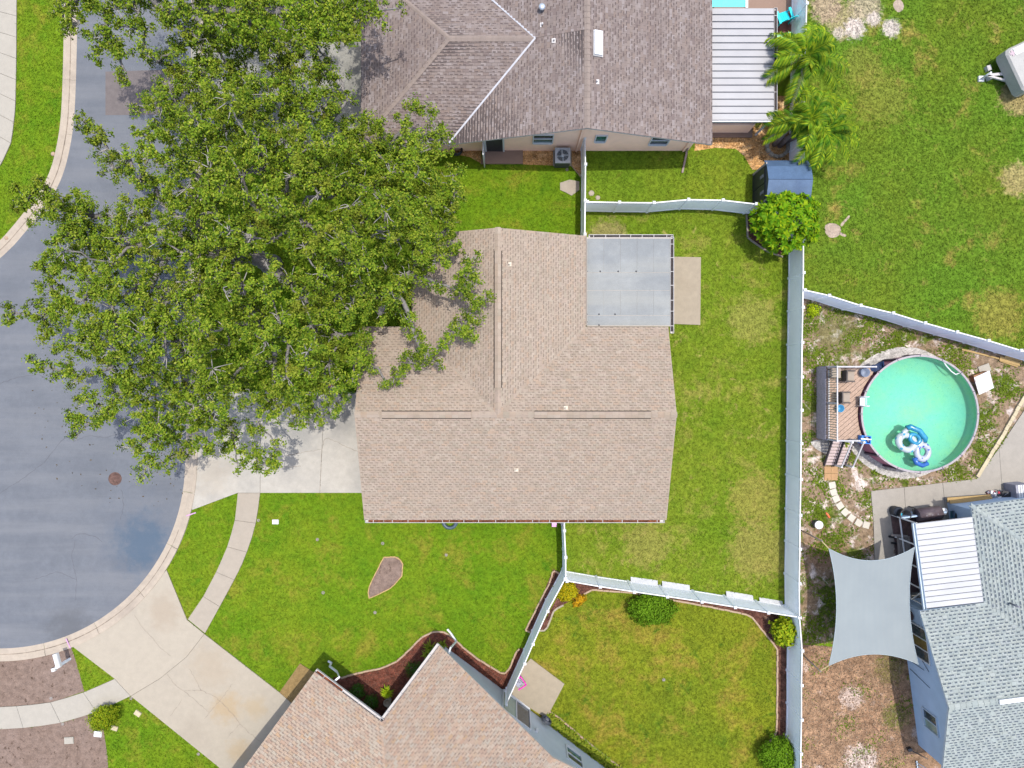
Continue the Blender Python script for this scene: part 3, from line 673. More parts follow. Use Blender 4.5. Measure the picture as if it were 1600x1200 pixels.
def gutter(parent, a, b, out, nbr, litter=None, m=None, w=.14, clips=True, lm=None):
    """open box gutter along an eave a-b, opening upward; leaf litter inside, or a dark fill painting its inner shade via lm; cross clips"""
    m = m or M['trim']; a, b, out = Vector(a), Vector(b), Vector(out).normalized(); d = (b - a); L = d.length; d.normalize(); c = MB(); t = .012
    up = Vector((0, 0, 1)); mid = (a + b) / 2
    c.obox(mid + out * (w / 2) - up * .11, d * L / 2, out * w / 2, up * t / 2)
    c.obox(mid + out * (w + t * .5) - up * .055, d * L / 2, out * (t * .9), up * .062)
    c.obox(mid - out * (t * .5) - up * .058, d * L / 2, out * t / 2, up * .058)
    for e in (a, b): c.obox(e + out * w / 2 - up * .055, d * t / 2, out * w / 2, up * .055)
    g = c.build("gutter", m, parent)
    for i in range(nbr):
        if not clips: break
        p = a + d * (L * (i + .5 + random.uniform(-.12, .12)) / nbr); c = MB(); c.obox(p + out * w / 2 - up * .004, d * .012, out * (w * .5), up * .006); c.build("gutter_clip", M['trim'], g)
    if litter:
        for t0, t1 in litter:
            c = MB(); p0, p1 = a + d * L * t0, a + d * L * t1; c.obox((p0 + p1) / 2 + out * w / 2 - up * .066, d * ((p1 - p0).length / 2), out * (w / 2 - .014), up * .026); c.build("litter_shade_fill", lm or M['litter'], g)
    return g
def gable_wall(mb, a, b, ze, apex, t=.2):
    """wall with a triangular top: a, b ground ends (Vector), apex (Vector xy, z)"""
    d = (b - a).normalized(); nrm = Vector((-d.y, d.x, 0)) * t
    f = [a, b, Vector((b.x, b.y, ze)), apex, Vector((a.x, a.y, ze))]; k = [p + nrm for p in f]
    mb.face(f); mb.face(list(reversed(k)))
    for i in range(5): j = (i + 1) % 5; mb.face([f[j], f[i], k[i], k[j]])
def window(parent, c, along, out, wd, z0, z1, frame_m, pane_m, nx=1, ny=1, fr=.055, dep=.05):
    """framed window on a wall; c = point on the wall face under the window centre"""
    c = Vector(c); al = Vector(along).normalized(); ou = Vector(out).normalized(); up = Vector((0, 0, 1)); f = MB(); zc_ = (z0 + z1) / 2; hh = (z1 - z0) / 2
    for s in (-1, 1):
        f.obox(c + al * s * (wd / 2 + fr / 2) + up * zc_ + ou * .02, al * fr / 2, ou * dep, up * (hh + fr))
        f.obox(c + up * (zc_ + s * (hh + fr / 2)) + ou * (.03 if s < 0 else .02), al * wd / 2, ou * (dep * (1.5 if s < 0 else 1)), up * fr / 2)
    for i in range(1, nx): f.obox(c + al * (wd * (i / nx - .5)) + up * zc_ + ou * .018, al * fr * .4, ou * dep * .8, up * hh)
    for j in range(1, ny): f.obox(c + up * (z0 + (z1 - z0) * j / ny) + ou * .016, al * wd / 2, ou * dep * .8, up * fr * .4)
    w_ = f.build("window", frame_m, parent)
    for i in range(nx):
        for j in range(ny):
            p = MB(); pw, ph = wd / nx, (z1 - z0) / ny
            p.obox(c + al * (wd * ((i + .5) / nx - .5)) + up * (z0 + ph * (j + .5)) + ou * .008, al * (pw / 2 - .005), ou * .006, up * (ph / 2 - .005))
            pm = pane_m[(i + j) % len(pane_m)] if isinstance(pane_m, (list, tuple)) else pane_m
            p.build("pane", pm, w_)
    return w_

# ------------------------------------------------------------------ central house
ZR, ZS, ZN = 4.70, 2.70, 3.05
RY, SY, NY = -1.46, -6.87, 2.86
WX, EX = -7.48, 7.82
JX, JW, JE, GY = -.67, -5.0, 3.68, 7.42
hs = thing("house", (0, -1, 0), "central single storey house under a pale tan shingle roof with three dark lined ridge vents", "house")
mt = [simple("shingle_deck", (.09, .075, .06), .9), M['trim_tan'], island_mat("tan_shingle", [(.40, .335, .285), (.475, .40, .355), (.44, .365, .315), (.46, .375, .335), (.49, .42, .375), (.42, .365, .315), (.475, .365, .30), (.455, .39, .345)], drift=(.47, .39, .34)), simple("tan_shingle_shadow_band", (.27, .22, .19), .9, var=.2)]
pl = [[(WX, SY, ZS), (EX, SY, ZS), (EX, RY, ZR), (WX, RY, ZR)],
      [(WX, NY, ZN), (JW, NY, ZN), (JX, RY, ZR), (WX, RY, ZR)],
      [(JE, NY, ZN), (EX, NY, ZN), (EX, RY, ZR), (JX, RY, ZR)],
      [(JW, NY, ZN), (JX, RY, ZR), (JX, GY, ZR), (JW, GY, ZN)],
      [(JE, NY, ZN), (JX, RY, ZR), (JX, GY, ZR), (JE, GY, ZN)]]
pl = [[Vector(p) for p in q] for q in pl]
sN, sS, sW, sE = Vector((0, 4.32, -1.65)), Vector((0, -5.41, -2.0)), Vector((-4.33, 0, -1.65)), Vector((4.35, 0, -1.65))
rf = make_roof(hs, pl, mt, caps=[((WX, RY, ZR), (EX, RY, ZR), sN, sS), ((JX, RY, ZR), (JX, GY, ZR), sW, sE)], tab=.262, exp=.133, dash=(.135, .044), dprob=.93)
for a, b, s1, s2 in ((P(596, 645, 4.8), P(736, 646, 4.8), sN, sS), (P(835, 648, 4.8), P(1018, 648, 4.8), sN, sS), (P(778, 391, 4.8), P(777, 606, 4.8), sW, sE)):
    ax = Vector((a.x, RY, ZR)) if s1 is sN else Vector((JX, a.y, ZR)); bx = Vector((b.x, RY, ZR)) if s1 is sN else Vector((JX, b.y, ZR))
    d = (bx - ax).normalized(); c = MB(); Z = Vector((0, 0, .075))
    n = max(1, int((bx - ax).length / .3)); u1, u2 = Vector(s1).normalized(), Vector(s2).normalized()
    for i in range(n):
        p0 = ax + (bx - ax) * (i / n); p1 = ax + (bx - ax) * ((i + .985) / n)
        for uu in (u1, u2): c.face([p0 + Z, p1 + Z, p1 + uu * .165 + Z, p0 + uu * .165 + Z] if uu is u2 else [p1 + Z, p0 + Z, p0 + uu * .165 + Z, p1 + uu * .165 + Z])
    v = MB()
    for uu in (u1, u2):
        mid = (ax + bx) / 2; v.obox(mid + uu * .172 + Vector((0, 0, .04)), d * ((bx - ax).length / 2), uu * .03, Vector((0, 0, .03)))
    vo = v.build("ridge_vent", simple("vent_slot", (.018, .012, .01), .9), rf); o = c.build("vent_cap_shingles", mt[2], vo); o["kind"] = "stuff"
for x, y, sz in ((796, 415, .1), (883, 637, .11), (807, 736, .1)):
    p = P(x, y, 4.2); zz = (ZR - abs(p.y - RY) * .37) if abs(p.x) > 1.2 or y > 560 else ZR - abs(p.x - JX) * .38
    c = MB(); c.tube([(p.x, p.y, zz - .05), (p.x, p.y, zz + .26)], .045, 10); c.box((p.x, p.y, zz + .03), (.2, .2, .03)); c.build("vent_pipe", simple("cream_pipe", (.75, .64, .5), .6), rf)
gutter(hs, (WX + .05, SY, ZS), (EX - .1, SY, ZS), (0, -1, 0), 17, [(0.01, .06), (.062, .28), (.282, .47), (.472, .58), (.582, .71), (.712, .86), (.862, .985)])
gutter(hs, (JE, GY, ZN - .02), (JE, NY + .1, ZN - .02), (1, 0, 0), 0, None, M['trim_tan'], .06, False)
w = MB(); t = .4
w.box(((WX + EX) / 2, (SY + NY) / 2, 1.25), (EX - WX - 2 * t, NY - SY - 2 * t, 2.5)); w.box(((JW + JE) / 2, (NY + GY) / 2 - .3, 1.3), (JE - JW - 2 * t, GY - NY + .2, 2.6))
gable_wall(w, Vector((WX + t, NY - t, 0)), Vector((WX + t, SY + t, 0)), 2.6, Vector((WX + t, RY, 4.45))); gable_wall(w, Vector((EX - t, SY + t, 0)), Vector((EX - t, NY - t, 0)), 2.6, Vector((EX - t, RY, 4.45)))
gable_wall(w, Vector((JE - t, GY - t, 0)), Vector((JW + t, GY - t, 0)), 2.9, Vector((JX, GY - t, 4.45)))
w.build("wall", M['wall_tan'], hs)
# lanai with flat membrane roof
ln = thing("lanai_cover", (5.9, 5.1, 0), "flat grey patio cover with white edge frame against the tan house", "patio cover")
LX0, LX1, LY0, LY1, LZ = JE + .10, 8.02, 2.92, 7.42, 2.72
c = MB(); c.box(((LX0 + LX1) / 2, (LY0 + LY1) / 2, LZ - .06), (LX1 - LX0, LY1 - LY0, .10)); lb = c.build("roof_deck", M['trim_tan'], ln)
rows = [(LY1 - .06, LY1 - 1.78, 5), (LY1 - 1.795, LY1 - 2.68, 1), (LY1 - 2.695, LY1 - 3.95, 5), (LY1 - 3.965, LY0 + .04, 1)]
for ya, yb, nn in rows:
    xs = [LX0 + .02 + (LX1 - LX0 - .04) * i / nn for i in range(nn + 1)]
    for i in range(nn):
        c = MB(); xa, xb = xs[i] + .004, xs[i + 1] - .004; c.prism([(xa, yb), (xb, yb), (xb, ya), (xa, ya)], LZ - .012, LZ + .004 + random.uniform(0, .004)); c.build("membrane_panel", M['metal_grey'], lb)
for x, y in ((916, 424), (937, 424), (965, 424), (993, 424), (916, 491), (935, 491), (960, 491), (916, 503), (935, 508)):
    p = P(x, y, LZ); c = MB(); c.lathe((p.x + .03, p.y, LZ + .004), [(.045, 0), (.04, .012), (.001, .014)], 8); c.build("seal_blob", M['black'], lb)
gutter(ln, (LX1, LY1 + .02, LZ + .02), (LX1, LY0 - .35, LZ + .02), (1, 0, 0), 7, [(.02, .98)], M['trim'], .15, True, M['gutter_shade']); gutter(ln, (LX0 + .1, LY1, LZ + .02), (LX1 + .13, LY1, LZ + .02), (0, 1, 0), 7, [(.02, .98)], M['trim'], .12, True, M['gutter_shade'])
for x, y in ((LX1 - .1, LY1 - .12), (LX1 - .1, LY0 + .2), (LX1 - .1, 5.2), (LX0 + 1.6, LY1 - .12)):
    c = MB(); c.box((x, y, 1.3), (.09, .09, 2.6)); c.build("post", M['white'], ln)

# ------------------------------------------------------------------ north house
nh = thing("house", (1, 16.5, 0), "north house with mauve brown shingles, white valley flashing and pink stucco gable wall", "house")
gm = [simple("mauve_deck", (.05, .04, .038), .9), M['trim'], island_mat("mauve_shingle", [(.33, .265, .245), (.36, .31, .31), (.29, .235, .225), (.39, .34, .34), (.34, .275, .255), (.31, .265, .265), (.42, .375, .385), (.37, .315, .30), (.27, .22, .22), (.34, .29, .285), (.40, .35, .355)], drift=(.235, .185, .185), drift_amt=(.56, .76)), simple("mauve_shingle_shadow_band", (.165, .13, .125), .9, var=.25), island_mat("tan_ridge_cap", [(.39, .325, .30), (.36, .30, .28)])]
NRX, NE, NW_, NS = 3.56, 10.1, -3.22, 12.08; ZNR, ZNE = 4.87, 2.78; sl = (ZNR - ZNE) / (NE - NRX)
WE, WR, WS, WN = -7.62, 16.75, 12.17, 21.3
zr2 = 2.75 + (WR - WS) * .293; xj = NRX - (ZNR - zr2) / sl
T = 26.0
valS = Vector((NW_ + .05, WS, ZNE)); J = Vector((xj, WR, zr2)); Hp = Vector((WE + (WR - WS), WR, zr2)); valN = Vector((NW_ + .05, WN, ZNE))
pl = [[(NRX, NS, ZNR), (NE, NS, ZNE), (NE, T, ZNE), (NRX, T, ZNR)],
      [(NRX, NS, ZNR), (NRX, WR, ZNR), J, (NW_, NS, ZNE)], [(NRX, WR, ZNR), (NRX, T, ZNR), (NW_, T, ZNE), valN, J],
      [(WE, WS, 2.75), valS, J, Hp], [(WE, WS, 2.75), Hp, (WE, WN, 2.75)], [(WE, WN, 2.75), Hp, J, valN]]
pl = [[Vector(p) for p in q] for q in pl]
nr = make_roof(nh, pl, gm, caps=[((NRX, NS, ZNR), (NRX, T, ZNR), (-1, 0, -sl), (1, 0, -sl)), (Hp, J, (0, 1, -.293), (0, -1, -.293)), ((WE, WS, 2.76), Hp, (-1, 0, -.29), (0, -1, -.29)), ((WE, WN, 2.76), Hp, (-1, 0, -.29), (0, 1, -.29))], tab=.28, exp=.145, dash=(.15, .05), dprob=.75)
for a, b_, m in ((valS, J, M['flash']), (valN, J, M['flash']), (valN, valN.lerp(J, .35), simple("red_flashing", (.5, .12, .1), .6))):
    d = (b_ - a).normalized(); c = MB(); c.beam(a + Vector((0, 0, .03 if m is M['flash'] else .037)), b_ + Vector((0, 0, .03)), .085 if m is M['flash'] else .05, .02); c.build("valley_flashing", m, nr)
p = P(932, 71, 4.6); c = MB(); zz = ZNR - (p.x - NRX) * sl + .1; yw = Vector((1, 0, -sl)).normalized()
c.obox((p.x + .05, p.y, zz), yw * .21, (0, .57, 0), Vector((sl, 0, 1)).normalized() * .07); c.build("skylight", M['white'], nr)
c = MB(); c.obox((p.x + .05, p.y, zz - .06), yw * .25, (0, .61, 0), Vector((sl, 0, 1)).normalized() * .03); c.build("skylight_flashing", M['trim'], nr)
for x, y in ((866, 60), (848, 32), (932, 130)):
    p = P(x, y, 4.6); zz = ZNR - abs(p.x - NRX) * sl; c = MB(); c.tube([(p.x, p.y, zz - .05), (p.x, p.y, zz + .2)], .04, 10); c.box((p.x, p.y, zz + .02), (.22, .22, .02)); c.build("vent_pipe", M['trim'], nr)
p = P(847, 8, 4.6); zz = ZNR - abs(p.x - NRX) * sl; c = MB(); c.lathe((p.x, p.y, zz), [(.09, -.05), (.09, .22), (.16, .24), (.17, .30), (.11, .36), (.001, .38)], 16); c.build("turbine_vent", simple("zinc_vent", (.45, .48, .52), .35, .6), nr)
w = MB(); GWY = 12.78
w.box((1.2, 18.5, 1.3), (16.6, 11.4, 2.6))
gable_wall(w, Vector((NW_ + .3, GWY, 0)), Vector((NE - .45, GWY, 0)), 2.62, Vector((NRX, GWY, 4.66)), .2)
w.build("wall", M['wall_pink'], nh)
S_ = (0, -1, 0); X_ = (1, 0, 0)
window(nh, (1.62, GWY, 0), X_, S_, .98, 1.25, 2.32, M['white'], [M['glass_green'], M['glass_dark']], 1, 2)
window(nh, (4.62, GWY, 0), X_, S_, .52, 1.42, 2.22, M['white'], M['glass_green'])
window(nh, (7.75, GWY, 0), X_, S_, .92, 1.02, 2.1, M['white'], M['glass_dark'], 1, 2)
c = MB(); c.box((-.93, GWY - .03, 1.0), (.86, .06, 1.98)); dr = c.build("door", simple("door_opening_shade", (.03, .03, .035), .5), nh)
c = MB(); c.box((-1.42, GWY - .04, 1.03), (.09, .09, 2.06)); c.box((-.45, GWY - .04, 1.03), (.09, .09, 2.06)); c.box((-.93, GWY - .04, 2.07), (1.06, .09, .09)); c.build("door_frame", M['white'], dr)
c = MB(); c.box((-1.50, GWY - .48, 1.0), (.05, .88, 1.96)); dl = c.build("open_door_leaf", M['white'], dr); tag(dl, "white door leaf standing open over the pink step")
for pts in ([(3.56, GWY - .07, 4.2), (3.50, GWY - .07, .15)], [(9.35, GWY - .06, 2.5), (9.35, GWY - .06, .12)]):
    c = MB(); c.beam(*pts, .08, .06, up=(0, 1, 0)); c.build("downspout", M['wall_pink'], nh)
c = MB(); c.beam(P(1086, 203, 1.6), P(1072, 238, .1), .09, .06); c.beam(P(1073, 238, .1), P(1066, 270, .06), .10, .07); o = c.build("downspout_extension", simple("brown_downpipe", (.2, .15, .13), .6), nh)
# hose reel and AC
c = MB(); r_ = P(713, 231, .5)
for k in range(7): c.tube([(r_.x + (.28 + .015 * (k % 3)) * math.cos(a / 16 * 6.283), r_.y + (.28 + .015 * (k % 3)) * math.sin(a / 16 * 6.283) , .12 + .05 * k) for a in range(17)], .028, 6)
tag(c.build("hose_coil", M['black']), "coiled black garden hose on the pebbles by the north house wall", "hose")
AX, AY = 2.71, 12.22
ac = thing("air_conditioner", (AX, AY, .08), "grey outdoor air conditioner with round fan grille between pebbles and white fence", "air conditioner")
c = MB(); c.box((AX, AY, .10 + .36), (.78, .78, .72)); c.build("cabinet", simple("ac_cabinet", (.05, .055, .06), .5, var=.2), ac)
c = MB(); q = [(AX + .41 * sx, AY + .41 * sy) for sx, sy in ((-1, -1), (1, -1), (1, 1), (-1, 1))]
for i in range(4):
    c.box((AX + (0, .36, 0, -.36)[i], AY + (-.36, 0, .36, 0)[i], .86), ((.82, .10, .82, .10)[i], (.10, .62, .10, .62)[i], .07))
ring = [(.31 * math.cos(a / 32 * 6.2832), .31 * math.sin(a / 32 * 6.2832)) for a in range(32)]
for i in range(32):
    a, b_ = ring[i], ring[(i + 1) % 32]; k = .31 / max(abs(a[0]), abs(a[1])); k2 = .31 / max(abs(b_[0]), abs(b_[1]))
    c.face([(AX + a[0], AY + a[1], .885), (AX + a[0] * k, AY + a[1] * k, .885), (AX + b_[0] * k2, AY + b_[1] * k2, .885), (AX + b_[0], AY + b_[1], .885)])
c.build("top_panel", simple("ac_top", (.50, .53, .55), .45), ac)
c = MB()
for r in (.29, .24, .19, .14): c.tube([(AX + r * math.cos(a / 24 * 6.2832), AY + r * math.sin(a / 24 * 6.2832), .90) for a in range(25)], .006, 4)
for a in range(12): c.beam((AX + .08 * math.cos(a * .5236), AY + .08 * math.sin(a * .5236), .895), (AX + .31 * math.cos(a * .5236), AY + .31 * math.sin(a * .5236), .895), .008, .008)
c.build("fan_grille", simple("grille_wire", (.2, .23, .25), .4), ac)
c = MB(); c.lathe((AX, AY, .80), [(.09, .08), (.09, .11), (.001, .115)], 14)
for a in range(4):
    t0 = a * 1.5708; c.obox((AX + .18 * math.cos(t0), AY + .18 * math.sin(t0), .82), (.12 * math.cos(t0), .12 * math.sin(t0), 0), (-.07 * math.sin(t0), .07 * math.cos(t0), .03), (0, 0, .006))
c.build("fan", simple("fan_blade", (.34, .37, .38), .5), ac)
# north pan roof porch
pn = thing("porch_cover", (12.1, 16.3, 0), "long white ribbed metal porch roof beside the palms and north house", "porch roof")
PX0, PX1, PZ = NE + .07, 13.44, 2.25; ys0 = P(1160, 189, PZ).y; ys1 = P(1160, 13, PZ).y; nn = 16
for i in range(nn):
    ya = ys0 + (ys1 - ys0) * i / nn; yb = ys0 + (ys1 - ys0) * (i + 1) / nn; tl = (yb - ya) * .10
    c = MB(); a0, a1 = PX0, PX1
    c.prism([(a0, ya + .035), (a1, ya + .035), (a1, yb - .012), (a0, yb - .012)], PZ, PZ + .02); c.prism([(a0, ya + .035), (a1, ya + .035), (a1, ya + .06), (a0, ya + .06)], PZ + .02, PZ + .06)
    c.build("roof_panel", M['metal_white'], pn)
c = MB(); c.box(((PX0 + PX1) / 2, (ys0 + ys1) / 2, PZ - .03), (PX1 - PX0, abs(ys1 - ys0), .03)); c.build("underlay", M['rib'], pn)
gutter(pn, (PX1, ys1, PZ + .05), (PX1, ys0, PZ + .05), (1, 0, 0), 6, [(.02, .98)], M['trim'], .14, True, M['gutter_shade']); c = MB(); c.box(((PX0 + PX1) / 2, ys0 - .03, PZ - .01), (PX1 - PX0 + .2, .05, .12)); c.build("end_fascia", M['white'], pn)
for x, y in ((PX1 - .1, ys0 + .15), (PX1 - .1, (ys0 + ys1) / 2), (PX1 - .1, ys1 - .15)):
    c = MB(); c.box((x, y, 1.1), (.09, .09, 2.2)); c.build("post", M['white'], pn)
c = MB(); c.box((11.6, ys0 + .30, .55), (2.6, .10, 1.1)); c.build("kick_wall", M['wall_pink'], pn)
c = MB(); c.beam((12.6, ys0 + .36, .2), (13.1, ys0 + .3, 2.1), .07, .07); c.build("brace", M['trim_tan'], pn)
c = MB(); c.box((11.6, (ys0 + ys1) / 2, .04), (3.1, abs(ys1 - ys0), .08)); c.build("porch_floor", M['pink_slab'], pn)

# ------------------------------------------------------------------ south house (turned 37 degrees)
so = thing("house", (-4, -18, 0), "south house at the bottom edge with pink tan shingles and grey stucco gable", "house")
e1 = Vector((.8, -.6, 0)); e2 = Vector((.6, .8, 0)); B_ = Vector((-6.58, -17.11, 0)); ZE = 2.70; ss = .366; R_ = 6.96
A_ = B_ - e1 * 4.25; C_ = B_ + e2 * 4.85
def zz_(p, z): return Vector((p.x, p.y, z))
zr = ZE + ss * R_; Mv = B_ + e1 * R_ - e2 * R_; O_ = B_ + e1 * 2 * R_ - e2 * 2 * R_; Ap = C_ + e1 * R_; Ar = A_ - e2 * R_
pl = [[zz_(A_, ZE), zz_(B_, ZE), zz_(Mv, zr), zz_(Ar, zr)], [zz_(B_, ZE), zz_(C_, ZE), zz_(Ap, zr), zz_(Mv, zr)], [zz_(Ar, zr), zz_(Mv, zr), zz_(O_, ZE), zz_(A_ - e2 * 2 * R_, ZE)], [zz_(Mv, zr), zz_(Ap, zr), zz_(C_ + e1 * 2 * R_, ZE), zz_(O_, ZE)]]
sm_ = [simple("pink_tan_deck", (.085, .065, .055), .9), M['trim'], island_mat("pink_tan_shingle", [(.47, .335, .28), (.52, .42, .36), (.45, .335, .29), (.49, .45, .41), (.50, .37, .305), (.54, .455, .40), (.46, .40, .37), (.52, .37, .265)]), simple("pink_tan_shadow_band", (.26, .20, .18), .9, var=.2)]
sr = make_roof(so, pl, sm_, caps=[(zz_(Ap, zr), zz_(Mv, zr), -e1 * 1 + Vector((0, 0, -ss)), e1 + Vector((0, 0, -ss)))], tab=.26, exp=.14, dash=(.12, .035), dprob=.85)
gutter(so, zz_(A_, ZE), zz_(B_, ZE), e2, 4, [(.02, .4)]); gutter(so, zz_(B_, ZE) , zz_(C_, ZE), -e1, 4)
w = MB(); t = .92
ga = C_ + e1 * .7 - e2 * t; gb = C_ + e1 * (2 * R_ - .3) - e2 * t; gap_ = C_ + e1 * R_ - e2 * t
gable_wall(w, zz_(gb, 0), zz_(ga, 0), 2.6, zz_(gap_, zr - .2), .2)
q = [B_ + e1 * 1.2 - e2 * 1.5, C_ + e1 * .7 - e2 * (t + .05), C_ + e1 * 13 - e2 * (t + .05), B_ + e1 * 13 - e2 * 13, A_ + e1 * .6 - e2 * 13, A_ + e1 * .6 - e2 * 1.5]
w.prism([(p.x, p.y) for p in q], 0, 2.55); w.build("wall", M['wall_grey'], so)
gl = C_ - e2 * t
def gpt(s, z=0.0): q = gl + e1 * s; return Vector((q.x, q.y, z))
slw = MB(); slid = gpt(5.55)
window(so, slid, e1, e2, 1.75, .12, 2.1, M['white'], [M['glass_sage'], M['glass_dark']], 2, 1, .06)
window(so, gpt(9.35), e1, e2, .95, 1.0, 2.1, M['white'], [M['glass_green'], M['glass_dark']], 1, 2)
c = MB(); c.box(gpt(6.85, 1.75) + e2 * .06, (.14, .14, .22), -.6435); c.build("wall_lamp", M['white'], so)
# downspouts on the corners
for pts in ([P(507, 1077, 2.55), P(530, 1058, 2.3), P(527, 1050, 1.2), P(515, 1041, .5), P(518, 1036, .2), P(513, 1033, .08)], [P(701, 1022, 2.5), P(704, 1012, 2.2), P(713, 1002, .3), P(705, 990, .1), P(699, 983, .08)]):
    c = MB()
    for a, b_ in zip(pts[:-1], pts[1:]): c.beam(a, b_, .09, .07)
    c.build("downspout", M['white'], so)

# ------------------------------------------------------------------ east house (turned 7.5 degrees)
eh = thing("house", (27, -16, 0), "pale blue grey shingled house with blue stucco wall at the right edge", "house")
r_ = Vector((.991, .1305, 0)); g_ = Vector((.1305, -.991, 0)); E_ = Vector((20.82, -11.60, 0)); ze, se = 2.4, .315; rn = 4.3
I_ = E_ + r_ * 3.3; N_ = I_ - g_ * 5.0; zr = ze + se * rn; V_ = I_ + (g_ + r_) * rn; Hh = N_ + (g_ + r_) * rn; A0 = E_ + g_ * rn
far = 16.0
pl = [[zz_(E_, ze), zz_(I_, ze), zz_(V_, zr), zz_(A0, zr)], [zz_(A0, zr), zz_(A0 + r_ * far, zr), zz_(E_ + g_ * 2 * rn + r_ * far, ze), zz_(E_ + g_ * 2 * rn, ze)],
      [zz_(N_, ze), zz_(Hh, zr), zz_(V_, zr), zz_(I_, ze)], [zz_(N_, ze), zz_(N_ + r_ * 2 * rn, ze), zz_(Hh, zr)], [zz_(N_ + r_ * 2 * rn, ze), zz_(I_ + r_ * 2 * rn, ze), zz_(V_, zr), zz_(Hh, zr)]]
em = [simple("grey_deck", (.11, .12, .122), .9), M['trim_blue'], island_mat("pale_grey_shingle", [(.43, .47, .475), (.48, .52, .52), (.40, .44, .455), (.46, .49, .48), (.50, .53, .53), (.43, .46, .48)], var=.1), simple("grey_shingle_slot", (.10, .12, .14), .9, var=.2)]
er = make_roof(eh, pl, em, caps=[(zz_(A0, zr), zz_(A0 + r_ * far, zr), -g_ + Vector((0, 0, -se)), g_ + Vector((0, 0, -se))), (zz_(N_, ze), zz_(Hh, zr), -r_ - g_ * .2 + Vector((0, 0, -se)), -g_ + r_ * .2 + Vector((0, 0, -se))), (zz_(Hh, zr), zz_(V_, zr), -r_ + Vector((0, 0, -se)), r_ + Vector((0, 0, -se)))], tab=.26, exp=.17, dash=(.15, .062), dprob=.97, jit=.05)
v = MB(); p0 = A0 + r_ * 2.45; v.beam(zz_(p0, zr + .07), zz_(p0 + r_ * 4, zr + .07), .22, .07); v.build("ridge_vent", M['white'], er)
p = P(1584, 945, 3.0); c = MB(); c.tube([(p.x, p.y, 2.8), (p.x, p.y, 3.35)], .05, 8); c.build("vent_pipe", M['rib'], er)
w = MB(); o_ = .38; wa = E_ + r_ * o_ + g_ * .3; wb = E_ + r_ * o_ + g_ * (2 * rn - .3); wap = A0 + r_ * o_
gable_wall(w, zz_(wa, 0), zz_(wb, 0), 2.3, zz_(wap, zr - .18), .2)
q = [wa + r_ * .2, wb + r_ * .2, wb + r_ * far, N_ + g_ * .35 + r_ * far, N_ + g_ * .35 + r_ * .35, I_ + g_ * .35 + r_ * .35]
w.prism([(p.x, p.y) for p in q], 0, 2.28); w.build("wall", M['wall_blue'], eh)
def wpt(s): q = E_ + r_ * o_ + g_ * s; return Vector((q.x, q.y, 0))
window(eh, wpt(2.05), g_, -r_, 1.75, .75, 2.1, M['white'], [M['glass_dark'], simple("amber_window_glass", (.13, .09, .03), .1, var=.3)], 3, 1, .05)
window(eh, wpt(6.25), g_, -r_, .95, .95, 2.0, M['trim_blue'], [M['glass_dark'], M['glass_sage']], 2, 1, .05)
for s, z0, z1, dx in ((2.9, 1.3, 1.9, .5), (3.5, .3, 1.5, 0), (4.0, .2, 1.8, .3)):
    c = MB(); a = wpt(s) - r_ * .03; b_ = wpt(s + dx) - r_ * .03; c.tube([(a.x, a.y, z0), (b_.x, b_.y, z1)], .014, 6); c.build("conduit", simple("dark_conduit", (.1, .12, .15), .6), eh)
c = MB(); a = wpt(.75) - r_ * .08
for k in range(5): c.tube([(a.x + g_.x * .25 * math.cos(t_ * .3927) - r_.x * .03 * k, a.y + g_.y * .25 * math.cos(t_ * .3927), 1.0 + .25 * math.sin(t_ * .3927)) for t_ in range(17)], .025, 6)
tag(c.build("hose_coil", simple("brown_hose", (.06, .035, .03), .5)), "brown hose coil hung on the blue wall near the shade sail", "hose")
# east porch cover
ep = thing("porch_cover", (22.6, -9, 0), "small bright white pan roof porch joined to the blue grey house", "porch roof")
z_hi, z_lo = 2.42, 2.30; nn = 15; L_ = 4.45; W_ = 2.86
def ept(a, s, z): q = I_ - r_ * a - g_ * s; return Vector((q.x, q.y, z))
for i in range(nn):
    s0 = .06 + (L_ - .06) * i / nn; s1 = .06 + (L_ - .06) * (i + 1) / nn - .026; c = MB()
    c.mesh([ept(.02, s0, z_hi), ept(W_, s0, z_lo), ept(W_, s1, z_lo), ept(.02, s1, z_hi)] + [ept(.02, s0, z_hi - .04), ept(W_, s0, z_lo - .04), ept(W_, s1, z_lo - .04), ept(.02, s1, z_hi - .04)], [(3, 2, 1, 0), (4, 5, 6, 7), (0, 1, 5, 4), (1, 2, 6, 5), (2, 3, 7, 6), (3, 0, 4, 7)])
    c.beam(ept(.02, s1 - .02, z_hi + .008), ept(W_, s1 - .02, z_lo + .008), .025, .03); c.build("roof_panel", M['metal_bright'], ep)
c = MB(); c.mesh([ept(.03, .02, 2.36), ept(W_ - .03, .02, 2.24), ept(W_ - .03, L_ - .02, 2.24), ept(.03, L_ - .02, 2.36)], [(0, 1, 2, 3)]); c.build("underlay", M['rib'], ep)
gutter(ep, ept(W_ + .02, L_, 2.32), ept(W_ + .02, -.05, 2.32), -r_, 3, None, M['trim_blue'], .13, False)
for s in (.05, .9, 2.0, 3.2, L_ - .05):
    c = MB(); c.beam(ept(W_ - .12, s, .05), ept(W_ - .12, s, 2.22), .06, .06, up=(1, 0, 0)); c.build("post", M['white'], ep)
for z in (.75, 2.18): c = MB(); c.beam(ept(W_ - .12, 0, z), ept(W_ - .12, L_, z), .05, .06); c.build("rail", M['white'], ep)
c = MB(); c.beam(ept(W_ - .12, .1, 1.0), ept(W_ - .12, .85, 2.0), .05, .05, up=(1, 0, 0)); c.build("brace", M['white'], ep)
c = MB(); c.beam(ept(.3, L_ - .05, .45), ept(W_ - .12, L_ - .05, .45), .08, .9); c.build("kick_wall", M['wall_blue'], ep)
